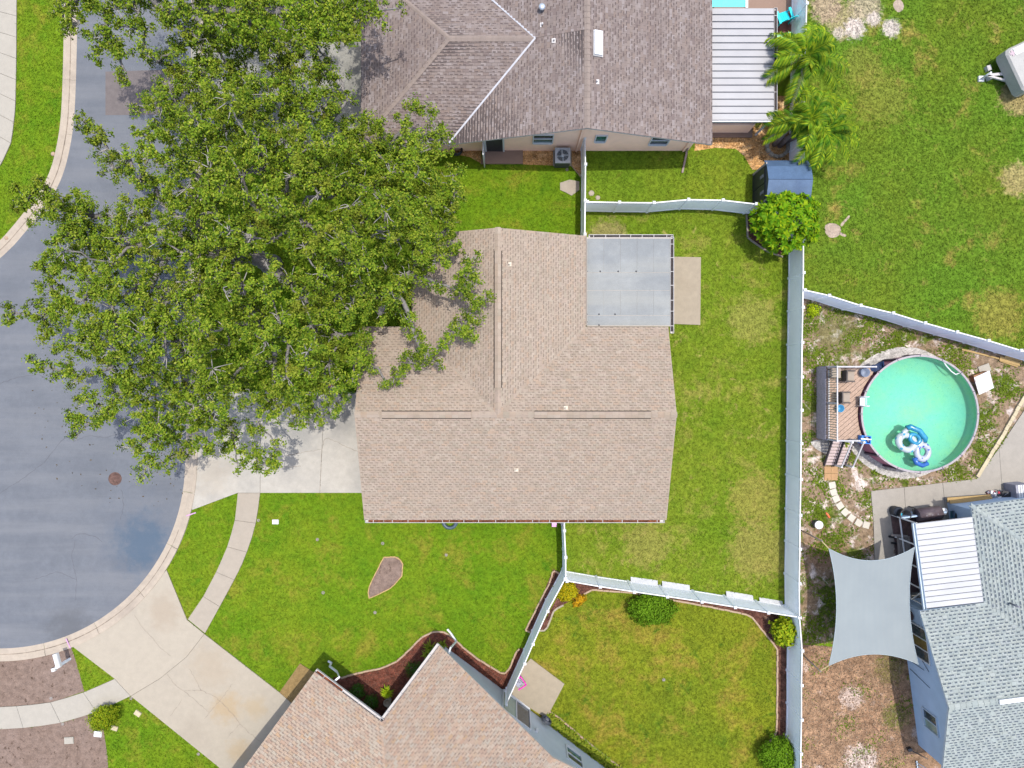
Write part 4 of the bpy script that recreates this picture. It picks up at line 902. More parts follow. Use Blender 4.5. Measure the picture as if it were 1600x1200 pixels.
c = MB(); c.beam(ept(W_ / 2, .05, .05), ept(W_ / 2, L_ - .1, .05), W_ - .1, .06); c.build("porch_floor", simple("porch_floor_brown", (.09, .055, .05), .8, var=.3), ep)
# ------------------------------------------------------------------ fences
M['board_white'] = simple('dull_white_board', (.42, .42, .42), .5, var=.1)
FH = 1.86
def fence(label, posts, pm, closed_ends=True, group="white vinyl privacy fences"):
    """posts: list of pixel positions of the post tops"""
    pts = [P(x, y, FH) for x, y in posts]; g = thing("fence", (pts[0].x, pts[0].y, 0), label, "fence", group)
    for p in pts:
        c = MB(); c.box((p.x, p.y, FH / 2), (.115, .115, FH)); po = c.build("post", M['vinyl'], g)
        c = MB(); c.box((p.x, p.y, FH + .015), (.15, .15, .03)); s = .06
        c.mesh([(p.x - .07, p.y - .07, FH + .03), (p.x + .07, p.y - .07, FH + .03), (p.x + .07, p.y + .07, FH + .03), (p.x - .07, p.y + .07, FH + .03), (p.x, p.y, FH + .085)], [(0, 1, 4), (1, 2, 4), (2, 3, 4), (3, 0, 4)]); c.build("post_cap", M['white'], po)
    for a, b in zip(pts[:-1], pts[1:]):
        a = Vector((a.x, a.y, 0)); b = Vector((b.x, b.y, 0)); d = (b - a).normalized(); a2, b2 = a + d * .06, b - d * .06; up = Vector((0, 0, 1))
        n = max(4, int((b2 - a2).length / .16)); c = MB()
        for i in range(n):
            q0, q1 = a2.lerp(b2, i / n), a2.lerp(b2, (i + .965) / n); c.beam(q0 + up * .93, q1 + up * .93, .034 + .004 * (i % 2), 1.70)
        c.beam(a2 + up * .93, b2 + up * .93, .024, 1.69)
        pn_ = c.build("panel", pm, g)
        for z, hh in ((1.76, .10), (.12, .14)):
            c = MB(); c.beam(a2 + up * z, b2 + up * z, .058, hh); c.build("rail", M['white'] if z > 1 else M['vinyl'], pn_)
    return g
east_x = [(1262, -100), (1261.5, -48), (1261, 5), (1260, 58), (1259, 111), (1258, 164), (1257.5, 217), (1257, 268), (1256.5, 320), (1256, 373), (1256, 426), (1255, 480), (1254, 535), (1253.5, 589), (1253, 641), (1252.5, 693), (1252, 749), (1251, 805), (1250.5, 858), (1249.5, 912), (1250, 965), (1254, 1017), (1253, 1071), (1253, 1125), (1252, 1178), (1252, 1232)]
fence("long white fence running north to south between the back lawn and sandy yard", east_x, M['vinyl'])
fence("white fence slanting away above the round pool along the open field", [(1258, 453), (1296, 461.5), (1345, 477), (1396, 489), (1446, 504.5), (1496, 518.5), (1545, 532), (1596, 547.5), (1646, 562), (1697, 576)], M['vinyl_w'])
fence("white fence with bowed line between the two side lawns by the dark shed", [(918, 315), (968, 316), (1022, 316.5), (1076, 311.5), (1130, 312.5), (1182, 318.5), (1252, 319)], M['vinyl'])
fence("short white fence joining the pink gable wall to the central house", [(914, 214), (915, 256.5), (914.5, 313), (914, 366)], M['vinyl'])
fence("short white fence below the central house gutter down to the corner", [(882, 800), (882, 829), (884, 871), (884, 904)], M['vinyl'])
fence("white fence slanting southwest from the corner to the grey house wall", [(883, 905), (856, 955), (833, 1006.5), (820, 1037), (791, 1101)], M['vinyl'])
fence("white fence along the north edge of the south yard with boards at its foot", [(886, 908), (938, 917), (991, 925), (1043, 932.5), (1097, 940.5), (1149, 949), (1201, 957.5), (1249, 965)], M['vinyl'])
for i, (a, b) in enumerate((((985, 909), (1027, 914.5)), ((1034, 915.5), (1077, 922)), ((1134, 931), (1176, 938)), ((1186, 941), (1222, 947)))):
    pa, pb = P(*a, .1), P(*b, .1); c = MB(); up = Vector((0, 0, 1)); d = (pb - pa); dn = d.normalized(); sd_ = Vector((-dn.y, dn.x, 0))
    c.obox((pa + pb) / 2 + sd_ * .10 + up * .03, d / 2, (sd_ * -.14 + up * .12), (sd_ * .010 + up * .012)); o = c.build("leaning_board", M['board_white'])
    tag(o, ("leftmost of the white boards leaning at the fence foot", "second white board from the left at the fence foot", "third white board from the left at the fence foot", "rightmost narrow white board at the fence foot near the corner")[i], "board", "white boards at the fence foot")

# ------------------------------------------------------------------ pool, deck
PCX, PCY, PR = 21.55, -1.58, 3.06; RZ, WZ = 1.30, 1.19
pool = thing("round_pool", (PCX, PCY, 0), "round above ground pool with mint green water and maroon wall", "swimming pool")
maroon = simple("maroon_pool_wall", (.36, .12, .17), .5, var=.15, scale=3)
lin, nt, b = base_mat("mint_liner"); g = nd(nt, "ShaderNodeNewGeometry"); n0 = noise(nt, g.outputs['Position'], .5, 4.0, .6); n1 = noise(nt, g.outputs['Position'], 5.0, 5.0, .75, 1.0); vz = nd(nt, 'ShaderNodeTexVoronoi'); vz.inputs['Scale'].default_value = 5.5; nt.links.new(g.outputs['Position'], vz.inputs['Vector']); n2 = vz.outputs['Distance']
c_ = mix(nt, maprange(nt, n0, .4, .62), (.235, .46, .375), (.31, .47, .29)); c_ = mix(nt, maprange(nt, n1, .42, .66, 0, .55), c_, (.165, .40, .32)); c_ = mix(nt, maprange(nt, n2, .07, .13, .6, 0), c_, (.04, .18, .12))  # second mix paints patchy wave highlights into the liner colour
nt.links.new(c_, b.inputs['Base Color']); b.inputs['Roughness'].default_value = .8
c = MB(); n = 64
c.lathe((PCX, PCY, 0), [(PR - .03, RZ - .02), (PR - .04, .62), (.001, .60)], 64); c.build("liner", [lin], pool)
for k in range(16):
    c = MB(); a0 = 2 * math.pi * k / 16; a1 = 2 * math.pi * (k + 1) / 16; nn = 5
    for i in range(nn):
        t0, t1 = a0 + (a1 - a0) * i / nn, a0 + (a1 - a0) * (i + 1) / nn
        c.face([(PCX + PR * math.cos(t0), PCY + PR * math.sin(t0), .02), (PCX + PR * math.cos(t1), PCY + PR * math.sin(t1), .02), (PCX + PR * math.cos(t1), PCY + PR * math.sin(t1), RZ - .03), (PCX + PR * math.cos(t0), PCY + PR * math.sin(t0), RZ - .03)])
    pw = c.build("wall_panel", maroon, pool)
    c = MB(); p = Vector((PCX + (PR + .05) * math.cos(a0), PCY + (PR + .05) * math.sin(a0), RZ / 2)); c.box(p, (.10, .13, RZ - .04), a0); c.build("upright", simple("dark_upright", (.05, .03, .05), .5), pw)
    c = MB()
    for i in range(nn):
        t0, t1 = a0 + (a1 - a0) * i / nn + (.006 if i == 0 else 0), a0 + (a1 - a0) * (i + 1) / nn - (.006 if i == nn - 1 else 0)
        q = [(r, t) for t in (t0, t1) for r in (PR - .04, PR + .06)]; v = [(PCX + r * math.cos(t), PCY + r * math.sin(t), z) for z in (RZ - .035, RZ) for r, t in q]
        c.mesh(v, [(4, 5, 7, 6), (0, 2, 3, 1), (1, 3, 7, 5), (0, 4, 6, 2), (0, 1, 5, 4), (2, 6, 7, 3)])
    c.build("top_rail", simple("pool_top_rail", (.50, .47, .49), .4, var=.15), pool)
wm = bpy.data.materials.new("pool_water"); wm.use_nodes = True; nt = wm.node_tree; nt.nodes.remove(nt.nodes["Principled BSDF"])
tb = nd(nt, "ShaderNodeBsdfTransparent"); tb.inputs[0].default_value = (.70, .985, .91, 1); gb_ = nd(nt, "ShaderNodeBsdfGlossy"); gb_.inputs['Roughness'].default_value = .06
g = nd(nt, "ShaderNodeNewGeometry"); wv = noise(nt, g.outputs['Position'], 5.0, 3.0); bp = nd(nt, "ShaderNodeBump"); bp.inputs['Strength'].default_value = .35; bp.inputs['Distance'].default_value = .03; nt.links.new(wv, bp.inputs['Height']); nt.links.new(bp.outputs[0], gb_.inputs['Normal'])
fr = nd(nt, "ShaderNodeFresnel"); fr.inputs[0].default_value = 1.33; ms = nd(nt, "ShaderNodeMixShader"); nt.links.new(fr.outputs[0], ms.inputs[0]); nt.links.new(tb.outputs[0], ms.inputs[1]); nt.links.new(gb_.outputs[0], ms.inputs[2]); nt.links.new(ms.outputs[0], nt.nodes["Material Output"].inputs[0])
c = MB(); c.face([(PCX + (PR - .045) * math.cos(t * math.pi / 32), PCY + (PR - .045) * math.sin(t * math.pi / 32), WZ) for t in range(64)]); c.build("water", wm, pool)
# the pool's hose, return jet and skimmer box
c = MB(); p = [P(x, y, WZ + .03) for x, y in ((1473, 563), (1478, 571), (1486, 580), (1493, 585), (1499, 583))]; c.tube(p, .03, 8); tag(c.build("pool_hose", M['white']), "curved white hose floating at the north edge of the pool", "hose")
# floats
fl_m = island_mat("blue_white_vinyl", [(.75, .82, .86), (.05, .30, .55), (.55, .78, .85), (.80, .84, .88), (.10, .42, .62)], rough=.25, spec=.5)
def torus(mb, c, R, r, n=28, m=10, mi=0, sx=1, sy=1, rz=0):
    i0 = len(mb.v)
    for i in range(n):
        a = 2 * math.pi * i / n
        for j in range(m):
            b = 2 * math.pi * j / m; x, y = (R + r * math.cos(b)) * math.cos(a) * sx, (R + r * math.cos(b)) * math.sin(a) * sy
            mb.v.append((c[0] + x * math.cos(rz) - y * math.sin(rz), c[1] + x * math.sin(rz) + y * math.cos(rz), c[2] + r * math.sin(b)))
    for i in range(n):
        for j in range(m):
            mb.f.append((i0 + i * m + j, i0 + ((i + 1) % n) * m + j, i0 + ((i + 1) % n) * m + (j + 1) % m, i0 + i * m + (j + 1) % m)); mb.m.append(mi); mb.smooth.append(True)
vin_w = simple("white_float_vinyl", (.72, .76, .82), .25, var=.06, spec=.5); vin_b = simple("blue_float_vinyl", (.02, .09, .30), .25, var=.25, spec=.5); vin_c = simple("cyan_float_vinyl", (.015, .17, .28), .25, var=.3, scale=5, spec=.5)
def print_mat(name, a, b, sc, lo):
    m, nt, bb = base_mat(name); g = nd(nt, "ShaderNodeNewGeometry"); v = nd(nt, "ShaderNodeTexVoronoi"); v.inputs['Scale'].default_value = sc; nt.links.new(g.outputs['Position'], v.inputs['Vector'])
    nt.links.new(mix(nt, maprange(nt, v.outputs['Distance'], lo, lo + .06), a, b), bb.inputs['Base Color']); bb.inputs['Roughness'].default_value = .25; return m
pr1 = print_mat("aqua_print_vinyl", (.04, .22, .33), (.33, .36, .37), 4.2, .27); pr2 = print_mat("navy_print_vinyl", (.04, .07, .30), (.31, .33, .38), 5.0, .27)
f1 = thing("lounge_float", P(1420, 687, WZ), "aqua and white inflatable lounge float with a round hole in the pool", "pool float")
f0 = P(1420, 690, WZ + .10); ang = math.radians(-38); ca, sa = math.cos(ang), math.sin(ang)
def fp(x, y, z=0.): return Vector((f0.x + x * ca - y * sa, f0.y + x * sa + y * ca, f0.z + z))
c = MB(); torus(c, fp(-.08, -.12, 0), .38, .17, 28, 10, 0, 1.15, .95, ang); c.build("ring_seat", pr1, f1)
c = MB(); c.tube([fp(-.58, .45, .1), fp(-.5, .62, .14), fp(0, .74, .16), fp(.5, .62, .14), fp(.58, .45, .1)], .15, 10); c.build("back_pillow", vin_c, f1)
c = MB(); torus(c, fp(.10, .28, .08), .26, .12, 22, 8, 0, 1.1, .8, ang); c.build("head_ring", vin_c, f1)
c = MB(); c.tube([fp(-.52, -.1, .05), fp(-.56, .2, .08), fp(-.5, .5, .08)], .12, 8); c.tube([fp(.42, -.2, .05), fp(.5, .2, .08), fp(.5, .5, .08)], .12, 8); c.build("armrest", pr1, f1)
f2 = thing("ring_float", P(1441, 712, WZ), "white swim ring float with dark spots and a blue back beside the lounge float", "pool float"); r0 = P(1441, 706, WZ + .10)
c = MB(); torus(c, r0, .34, .16, 30, 10, 0, .92, 1.1); c.build("ring", pr2, f2)
c = MB(); c.tube([r0 + Vector((-.42, -.3, -.02)), r0 + Vector((-.32, -.58, 0)), r0 + Vector((0, -.72, 0)), r0 + Vector((.28, -.6, -.02))], .13, 10); c.build("backrest", vin_b, f2)

# deck
M['rail_grey'] = simple('weathered_white_rail', (.36, .35, .35), .5, var=.12)
DX0, DX1, DY0, DY1, DZ = 16.72, 19.6, -2.96, .92, 1.10
dk = thing("pool_deck", (17.4, -1.0, 0), "weathered timber deck with picket railing at the west side of the round pool", "deck")
wood = island_mat("weathered_cedar", [(.46, .31, .22), (.34, .21, .14), (.56, .43, .35), (.26, .17, .12), (.50, .37, .29), (.42, .27, .17)], var=.2, grain=12); greyw = island_mat("grey_timber", [(.26, .25, .27), (.20, .19, .215), (.32, .31, .33), (.23, .22, .25)], var=.25, grain=14)
da = math.radians(41); dd = Vector((math.cos(da), math.sin(da), 0)); dp = Vector((-math.sin(da), math.cos(da), 0)); RR = PR + .13
def trange(c0):
    lo, hi = -99., 99.
    for o, d_, mn, mx in ((dp.x * c0, dd.x, DX0, DX1), (dp.y * c0, dd.y, DY0, DY1)):
        t0, t1 = (mn - o) / d_, (mx - o) / d_; lo, hi = max(lo, min(t0, t1)), min(hi, max(t0, t1))
    ox, oy = dp.x * c0 - PCX, dp.y * c0 - PCY; b_ = ox * dd.x + oy * dd.y; cc = ox * ox + oy * oy - RR * RR; q = b_ * b_ - cc
    if q > 0:
        t0 = -b_ - math.sqrt(q)
        if t0 < hi: hi = t0
    return lo, hi
cmin = min((Vector((x, y, 0))).dot(dp) for x in (DX0, DX1) for y in (DY0, DY1)); cmax = max((Vector((x, y, 0))).dot(dp) for x in (DX0, DX1) for y in (DY0, DY1)); cc = cmin
while cc < cmax:
    ca_, cb_ = cc + .008, cc + .186; la, ha = trange(ca_); lb_, hb = trange(cb_)
    if ha - la > .05 or hb - lb_ > .05:
        ha, hb = max(ha, la), max(hb, lb_)
        poly = [dp * ca_ + dd * la, dp * ca_ + dd * ha, dp * cb_ + dd * hb, dp * cb_ + dd * lb_]; z = DZ + random.uniform(-.003, .003)
        c = MB(); c.prism([(p.x, p.y) for p in poly], z - .03, z); c.build("deck_board", wood, dk)
    cc += .194
c = MB()
for i in range(9): c.box((DX0 + .02, DY0 + .22 + i * (DY1 - DY0 - .4) / 8, DZ / 2 - .02), (.05, .09, DZ - .06))
c.box(((DX0 + DX1) / 2 - .4, DY1 + .02, DZ / 2), (DX1 - DX0 - .8, .05, DZ - .1)); c.box(((DX0 + DX1) / 2 - .5, DY0 - .01, DZ / 2), (DX1 - DX0 - 1.0, .05, DZ - .1)); c.build("frame", greyw, dk)
for i in range(7): c = MB(); c.box((DX0 - .025, (DY0 + DY1) / 2, .09 + i * .148), (.03, DY1 - DY0, .135)); c.build("skirt_board", greyw, dk)
RT = DZ + .98
n = 30
for i in range(n):
    y = DY0 + .06 + (DY1 - DY0 - .12) * i / (n - 1); c = MB(); c.box((DX0 + .06, y, DZ + .5), (.04, .045, .92)); c.build("baluster", M['cream_block'], dk)
for a, b in (((DX0 + .06, DY0, RT), (DX0 + .06, DY1, RT)), ((DX0 + .06, DY1 - .03, RT), (DX0 + 2.05, DY1 - .03, RT)), ((DX0 + .06, DY1 - .03, RT - .45), (DX0 + 2.05, DY1 - .03, RT - .45)), ((DX0 + .06, DY0 + .03, RT), (DX0 + 1.2, DY0 + .03, RT)), ((DX0 + .06, DY0, DZ + .1), (DX0 + .06, DY1, DZ + .1))):
    c = MB(); c.beam(a, b, .06, .04); c.build("handrail", M['rail_grey'], dk)
for x, y in ((DX0 + .06, DY0 + .02), (DX0 + .06, DY1 - .02), (DX0 + 1.0, DY1 - .03), (DX0 + 2.05, DY1 - .03), (DX0 + 1.2, DY0 + .03), (DX0 + .06, -1.0)):
    c = MB(); c.box((x, y, DZ + .5), (.08, .08, 1.02)); c.build("post", M['rail_grey'], dk)
st = thing("deck_stairs", (17.6, -3.7, 0), "double flight of grey timber steps leading down from the pool deck", "stairs")
for sx0, sx1 in ((17.08, 17.60), (17.70, 18.22)):
    for i in range(8):
        t = (i + .5) / 8; y = DY0 - .06 - t * 1.42; z = DZ - .06 - t * (DZ - .12); c = MB(); c.box(((sx0 + sx1) / 2, y, z), (sx1 - sx0 - .05, .135, .035)); c.build("tread", island_mat("tread_timber", [(.40, .33, .32), (.46, .39, .37)], var=.2) if i == 0 and sx0 < 17.2 else bpy.data.materials["tread_timber"], st)
    for x in (sx0, sx1): c = MB(); c.beam((x, DY0 - .03, DZ - .12), (x, DY0 - 1.5, .06), .04, .16, up=(0, 1, 1)); c.build("stringer", simple("dark_stringer", (.06, .05, .055), .8), st)
for x in (17.65, 18.26):
    c = MB(); c.beam((x, DY0 - .05, DZ + .78), (x, DY0 - 1.5, .80), .07, .06, up=(0, 1, 1)); c.build("handrail", M['trim'], st)
    for y, z0, z1 in ((DY0 - 1.48, 0, .86), (DY0 - .06, DZ - .2, DZ + .84)): c = MB(); c.box((x, y, (z0 + z1) / 2), (.09, .09, z1 - z0)); c.build("newel_post", M['white'], st)
tan_c = simple("tan_cushion", (.40, .34, .28), .85, var=.06); wick = simple("dark_wicker", (.055, .045, .04), .7, var=.3)
def patio_chair(x, y, z, rz, label):
    o = thing("patio_chair", (x, y, z), label, "chair", "tan cushioned chairs on the pool deck"); ca, sa = math.cos(rz), math.sin(rz)
    def q(u, v, w): return Vector((x + u * ca - v * sa, y + u * sa + v * ca, z + w))
    ax, ay = Vector((ca, sa, 0)), Vector((-sa, ca, 0)); up = Vector((0, 0, 1))
    for u in (-.24, .24):
        for v in (-.24, .24): c = MB(); c.obox(q(u, v, .19), ax * .025, ay * .025, up * .19); c.build("leg", wick, o)
    c = MB(); c.obox(q(0, 0, .37), ax * .29, ay * .29, up * .03); c.build("seat_frame", wick, o)
    c = MB(); c.obox(q(.01, 0, .445), ax * .24, ay * .24, up * .045); c.obox(q(.01, 0, .495), ax * .21, ay * .21, up * .008); c.build("cushion", tan_c, o)
    c = MB(); c.obox(q(-.30, 0, .58), ax * .035, ay * .28, up * .26); c.build("backrest", wick, o)
    for v in (-.28, .28): c = MB(); c.obox(q(-.02, v, .56), ax * .27, ay * .035, up * .03); c.build("armrest", wick, o)
def dpx(x, y, z=DZ + .4): return P(x, y, z)
p = dpx(1319, 621); patio_chair(p.x, p.y, DZ, 0, "lower tan cushioned chair standing alone on the deck boards")
p = dpx(1326, 587.5); patio_chair(p.x, p.y, DZ, -.05, "tan cushioned chair by the deck's north railing right of the yellow plant")
tb_ = thing("side_table", dpx(1306, 583), "square tan side table in the deck corner left of the yellow plant", "table"); p = dpx(1306, 583, DZ + .5)
c = MB(); c.box((p.x, p.y, DZ + .50), (.50, .50, .04)); c.build("table_top", tan_c, tb_)
for u in (-.2, .2):
    for v in (-.2, .2): c = MB(); c.box((p.x + u, p.y + v, DZ + .24), (.04, .04, .48)); c.build("leg", wick, tb_)
c = MB(); p = dpx(1311, 638, DZ + .1); c.lathe((p.x, p.y, DZ), [(.15, 0), (.2, .25), (.21, .26), (.18, .24), (.14, .03), (.001, .03)], 16); tag(c.build("bucket", simple("blue_plastic", (.05, .22, .38), .4)), "blue plastic bucket on the deck beside the lower chair", "bucket")
c = MB(); p = dpx(1351, 582, DZ + .2); c.lathe((p.x, p.y, DZ), [(.20, 0), (.24, .3), (.22, .3), (.18, .05), (.001, .05)], 20); tag(c.build("round_tub", simple("grey_tub", (.16, .19, .25), .5)), "round slate grey tub in the deck's north east corner", "tub")
ld = thing("pool_ladder", P(1347, 627, 1.4), "white plastic ladder hooked over the pool rim at the deck edge", "ladder"); p = P(1347, 627, 1.4)
c = MB(); c.box((p.x, p.y, RZ + .12), (.26, .50, .05)); c.build("platform", M['white'], ld)
for s in (-.24, .24): c = MB(); c.tube([(p.x - .1, p.y + s, DZ), (p.x - .1, p.y + s, DZ + .7), (p.x + .1, p.y + s, DZ + .75), (p.x + .38, p.y + s, RZ + .1), (p.x + .45, p.y + s, .3)], .03, 8); c.build("side_rail", M['white'], ld)
for z in (.45, .75, 1.02): c = MB(); c.box((p.x + .42, p.y, z), (.08, .46, .04)); c.build("rung", M['white'], ld)
bx = thing("blue_crate", P(1352, 687, 1.2), "bright blue plastic crate at the pool edge by the deck stairs", "crate"); p = P(1352, 687, 1.35)
c = MB(); c.box((p.x, p.y, DZ + .05), (.46, .38, .10), -.1)
for s in (-1, 1): c.box((p.x, p.y + s * .19, DZ + .18), (.50, .03, .34), -.1); c.box((p.x + s * .24, p.y, DZ + .18), (.03, .40, .34), -.1)
c.build("body", simple("bright_blue_plastic", (.02, .18, .55), .35, var=.2), bx); c = MB(); c.beam((p.x - .3, p.y + .06, DZ + .38), (p.x + .25, p.y + .02, DZ + .38), .06, .03); c.build("handle", M['white'], bx)
tp = MB(); p = P(1373, 573, 1.2)
for k in range(9): tp.obox((p.x + .05 * (k - 4) * 1.5, p.y + .03 * (k - 4) + random.gauss(0, .03), 1.02 + random.uniform(0, .12)), (.09, .04, random.gauss(0, .04)), (-.05, .16, random.gauss(0, .05)), (0, 0, .04))
tag(tp.build("folded_tarp", simple("navy_tarp", (.008, .02, .06), .6)), "crumpled navy tarp draped over the pool wall beside the deck", "tarp")

# ------------------------------------------------------------------ shade sail and poles
sail = thing("shade_sail", (18, -12, 0), "large pale grey four cornered shade sail stretched over the wood chip yard", "shade sail")
cs = [P(1295, 857, 2.5), P(1429, 855, 2.35), P(1435, 1038, 2.35), P(1295, 1040, 2.45)]; mids = [P(1362, 876, 2.3), P(1421, 945, 2.25), P(1365, 1022, 2.3), P(1307, 948, 2.35)]
N = 20; c = MB(); rows = []
def bez(a, m, b, t): k = m * 2 - (a + b) * .5; return a * (1 - t) ** 2 + k * 2 * t * (1 - t) + b * t ** 2
for j in range(N + 1):
    v = j / N; row = []
    for i in range(N + 1):
        u = i / N; top, bot = bez(cs[0], mids[0], cs[1], u), bez(cs[3], mids[2], cs[2], u); lf, rt = bez(cs[0], mids[3], cs[3], v), bez(cs[1], mids[1], cs[2], v)
        bil = (cs[0] * (1 - u) + cs[1] * u) * (1 - v) + (cs[3] * (1 - u) + cs[2] * u) * v
        q = top * (1 - v) + bot * v + lf * (1 - u) + rt * u - bil; q.z -= .12 * math.sin(math.pi * u) * math.sin(math.pi * v); row.append(q)
    rows.append(row)
vs = [q for r in rows for q in r]; c.mesh(vs, [(j * (N + 1) + i, (j + 1) * (N + 1) + i, (j + 1) * (N + 1) + i + 1, j * (N + 1) + i + 1) for j in range(N) for i in range(N)], 0, True)
sm2, nt, b = base_mat("sail_fabric"); g = nd(nt, "ShaderNodeNewGeometry"); wv1 = nd(nt, "ShaderNodeTexWave"); wv1.inputs['Scale'].default_value = 1.1; wv1.inputs['Distortion'].default_value = 1.0; wv1.inputs['Detail'].default_value = 3.0; nt.links.new(g.outputs['Position'], wv1.inputs['Vector']); n_ = noise(nt, g.outputs['Position'], .9, 4.0)
cx = mix(nt, maprange(nt, n_, .3, .7), (.163, .183, .183), (.182, .203, .20)); cx = mix(nt, maprange(nt, wv1.outputs['Fac'], 0, 1, 0, .18), cx, (.15, .18, .188)); nt.links.new(cx, b.inputs['Base Color']); b.inputs['Roughness'].default_value = .8
c.build("fabric", sm2, sail)
hem = MB()
for a, m_, d in ((cs[0], mids[0], cs[1]), (cs[1], mids[1], cs[2]), (cs[3], mids[2], cs[2]), (cs[0], mids[3], cs[3])): hem.tube([bez(a, m_, d, t / 14) for t in range(15)], .018, 5)
hem.build("hem", simple("sail_hem", (.26, .30, .31), .7), sail)
for i, (cor, ax, lb) in enumerate(((cs[3], (1282, 1049), "thin steel pole holding the sail's lower left corner"), (cs[0], (1284, 845), "thin steel pole holding the sail's upper left corner"))):
    top = P(*ax, 2.55); c = MB(); c.tube([(top.x, top.y, 0), (top.x, top.y, 2.6)], .035, 8); pl_ = tag(c.build("sail_pole", simple("pole_steel", (.16, .13, .11), .5)), lb, "pole", "poles of the shade sail")
    c = MB(); c.beam(cor, Vector((top.x, top.y, 2.5)), .05, .012); c.build("strap", simple("yellow_strap", (.26, .21, .10), .6), pl_)

# ------------------------------------------------------------------ shed
sh = thing("garden_shed", (14.3, 10.55, 0), "dark plastic garden shed with blue grey roof between the fences and round tree", "shed")
X0, X1, Y0, Y1 = 13.22, 15.38, 9.45, 11.55; YM = (Y0 + Y1) / 2
shm = simple("shed_plastic", (.045, .05, .06), .5, var=.15); shr = slab_mat("shed_roof_plastic", (.17, .23, .32), stain=(.10, .15, .24), var=.12, stain_amt=(.45, .6), grain=20, rough=.4)
prof_ = [(Y0 - .08, 1.66), (Y0 + .32, 2.02), (YM, 2.22), (Y1 - .32, 2.02), (Y1 + .08, 1.66)]
c = MB(); ins = [(Y0, 0), (Y1, 0), (Y1, 1.64), (Y1 - .32, 1.96), (YM, 2.16), (Y0 + .32, 1.96), (Y0, 1.64)]; i0 = [Vector((X0, y, z)) for y, z in ins]; i1 = [Vector((X1, y, z)) for y, z in ins]
c.face(list(reversed(i0))); c.face(i1)
for k in range(7): j = (k + 1) % 7; c.face([i0[k], i0[j], i1[j], i1[k]])
c.build("wall", shm, sh)
for k in range(4):
    (ya, za), (yb, zb) = prof_[k], prof_[k + 1]; c = MB(); up = Vector((0, -(zb - za), yb - ya)).normalized() * .05
    a, b = Vector((X0 - .06, ya, za)), Vector((X0 - .06, yb, zb)); d = Vector((X1 - X0 + .12, 0, 0)); c.mesh([a, a + d, b + d, b, a + up, a + d + up, b + d + up, b + up], [(3, 2, 1, 0), (4, 5, 6, 7), (0, 1, 5, 4), (1, 2, 6, 5), (2, 3, 7, 6), (3, 0, 4, 7)]); c.build("roof_panel", shr, sh)
for s in (-1, 1):
    c = MB(); c.box((X0 - .025, YM + s * .42, .86), (.045, .80, 1.66)); dr = c.build("door", simple("shed_door", (.022, .025, .03), .45, var=.2), sh)
    for k in range(4): c = MB(); c.box((X0 - .055, YM + s * .42, 1.15 + k * .13), (.02, .16, .045)); c.build("vent_slot", simple("vent_grey", (.22, .22, .23), .5), dr)
for s in (-1, 1): c = MB(); c.box((X0 - .03, YM + s * .95, 1.0), (.05, .10, 1.9)); c.build("corner_trim", simple("shed_trim_taupe", (.27, .24, .22), .6), sh)

# ------------------------------------------------------------------ small things
def adirondack(px, py, rz, m, label):
    p = P(px, py, .45); o = thing("adirondack_chair", (p.x, p.y, .03), label, "chair", "plastic garden chairs on the redwood deck"); ca, sa = math.cos(rz), math.sin(rz); ax, ay, up = Vector((ca, sa, 0)), Vector((-sa, ca, 0)), Vector((0, 0, 1)); b0 = Vector((p.x, p.y, .03))
    def q(u, v, w): return b0 + ax * u + ay * v + up * w
    for i in range(6): v = -.26 + i * .104; c = MB(); c.obox(q(0, v, .33 - 0.0), ax * .28 - up * .06, ay * .045, up * .012); c.build("seat_slat", m, o)
    for i in range(6): v = -.26 + i * .104; hh = .40 + .10 * math.cos((i - 2.5) * .5); c = MB(); c.obox(q(-.42, v * 1.05, .36 + hh), -ax * .16 + up * hh, ay * .045, ax * .012); c.build("back_slat", m, o)
    for v in (-.36, .36):
        c = MB(); c.obox(q(-.05, v, .56), ax * .34, ay * .065, up * .015); c.build("armrest", m, o)
        for u in (.22, -.3): c = MB(); c.obox(q(u, v * .92, .27), ax * .04, ay * .02, up * .27); c.build("leg", m, o)
adirondack(1225, 25, 1.9, simple("turquoise_plastic", (.02, .52, .60), .4, var=.08), "turquoise plastic garden chair beside the porch roof under the palm")
adirondack(1221, 60, 1.5, simple("mint_plastic", (.36, .75, .47), .4, var=.08), "mint green plastic garden chair just below the turquoise one")
c = MB(); x0, y0 = P(1117, 12, .06).x, P(1117, 12, .06).y
sp = struct(sheet("swimming_pool_water", [P(1112, -140), P(1164, -140), P(1164, 12), P(1112, 12)], .062, simple("turquoise_pool_water", (.10, .55, .62), .08, var=.1, spec=.6))); c.box((P(1164, 0).x + .06, P(0, -60).y, .08), (.14, 5.2, .08)); c.build("pool_coping", M['white'], sp)
mbx = thing("mailbox", P(97, 1040, 0), "white mailbox on an angled white post at the curb beside bare soil", "mailbox")
b0 = P(93, 1034, 1.05); c = MB(); a = P(86, 1021.5, 1.05); d_ = P(92, 1043, 1.05); dv = (d_ - a).normalized(); sv = Vector((-dv.y, dv.x, 0)); L = (d_ - a).length; pf = [(-.11, -.12), (.11, -.12), (.11, .03), (.08, .10), (0, .13), (-.08, .10), (-.11, .03)]
v0 = [a + sv * u + Vector((0, 0, w)) for u, w in pf]; v1 = [d_ + sv * u + Vector((0, 0, w)) for u, w in pf]; c.face(v0); c.face(list(reversed(v1)))
for k in range(7): j = (k + 1) % 7; c.face([v0[j], v0[k], v1[k], v1[j]])
c.build("box", M['white'], mbx); c = MB(); pp = P(110, 1029, 0); e_ = P(94, 1038, .9); c.box((pp.x, pp.y, .55), (.11, .11, 1.1)); c.beam((pp.x, pp.y, .95), (e_.x - .08, e_.y - .05, .95), .10, .10); c.build("post", M['vinyl'], mbx)
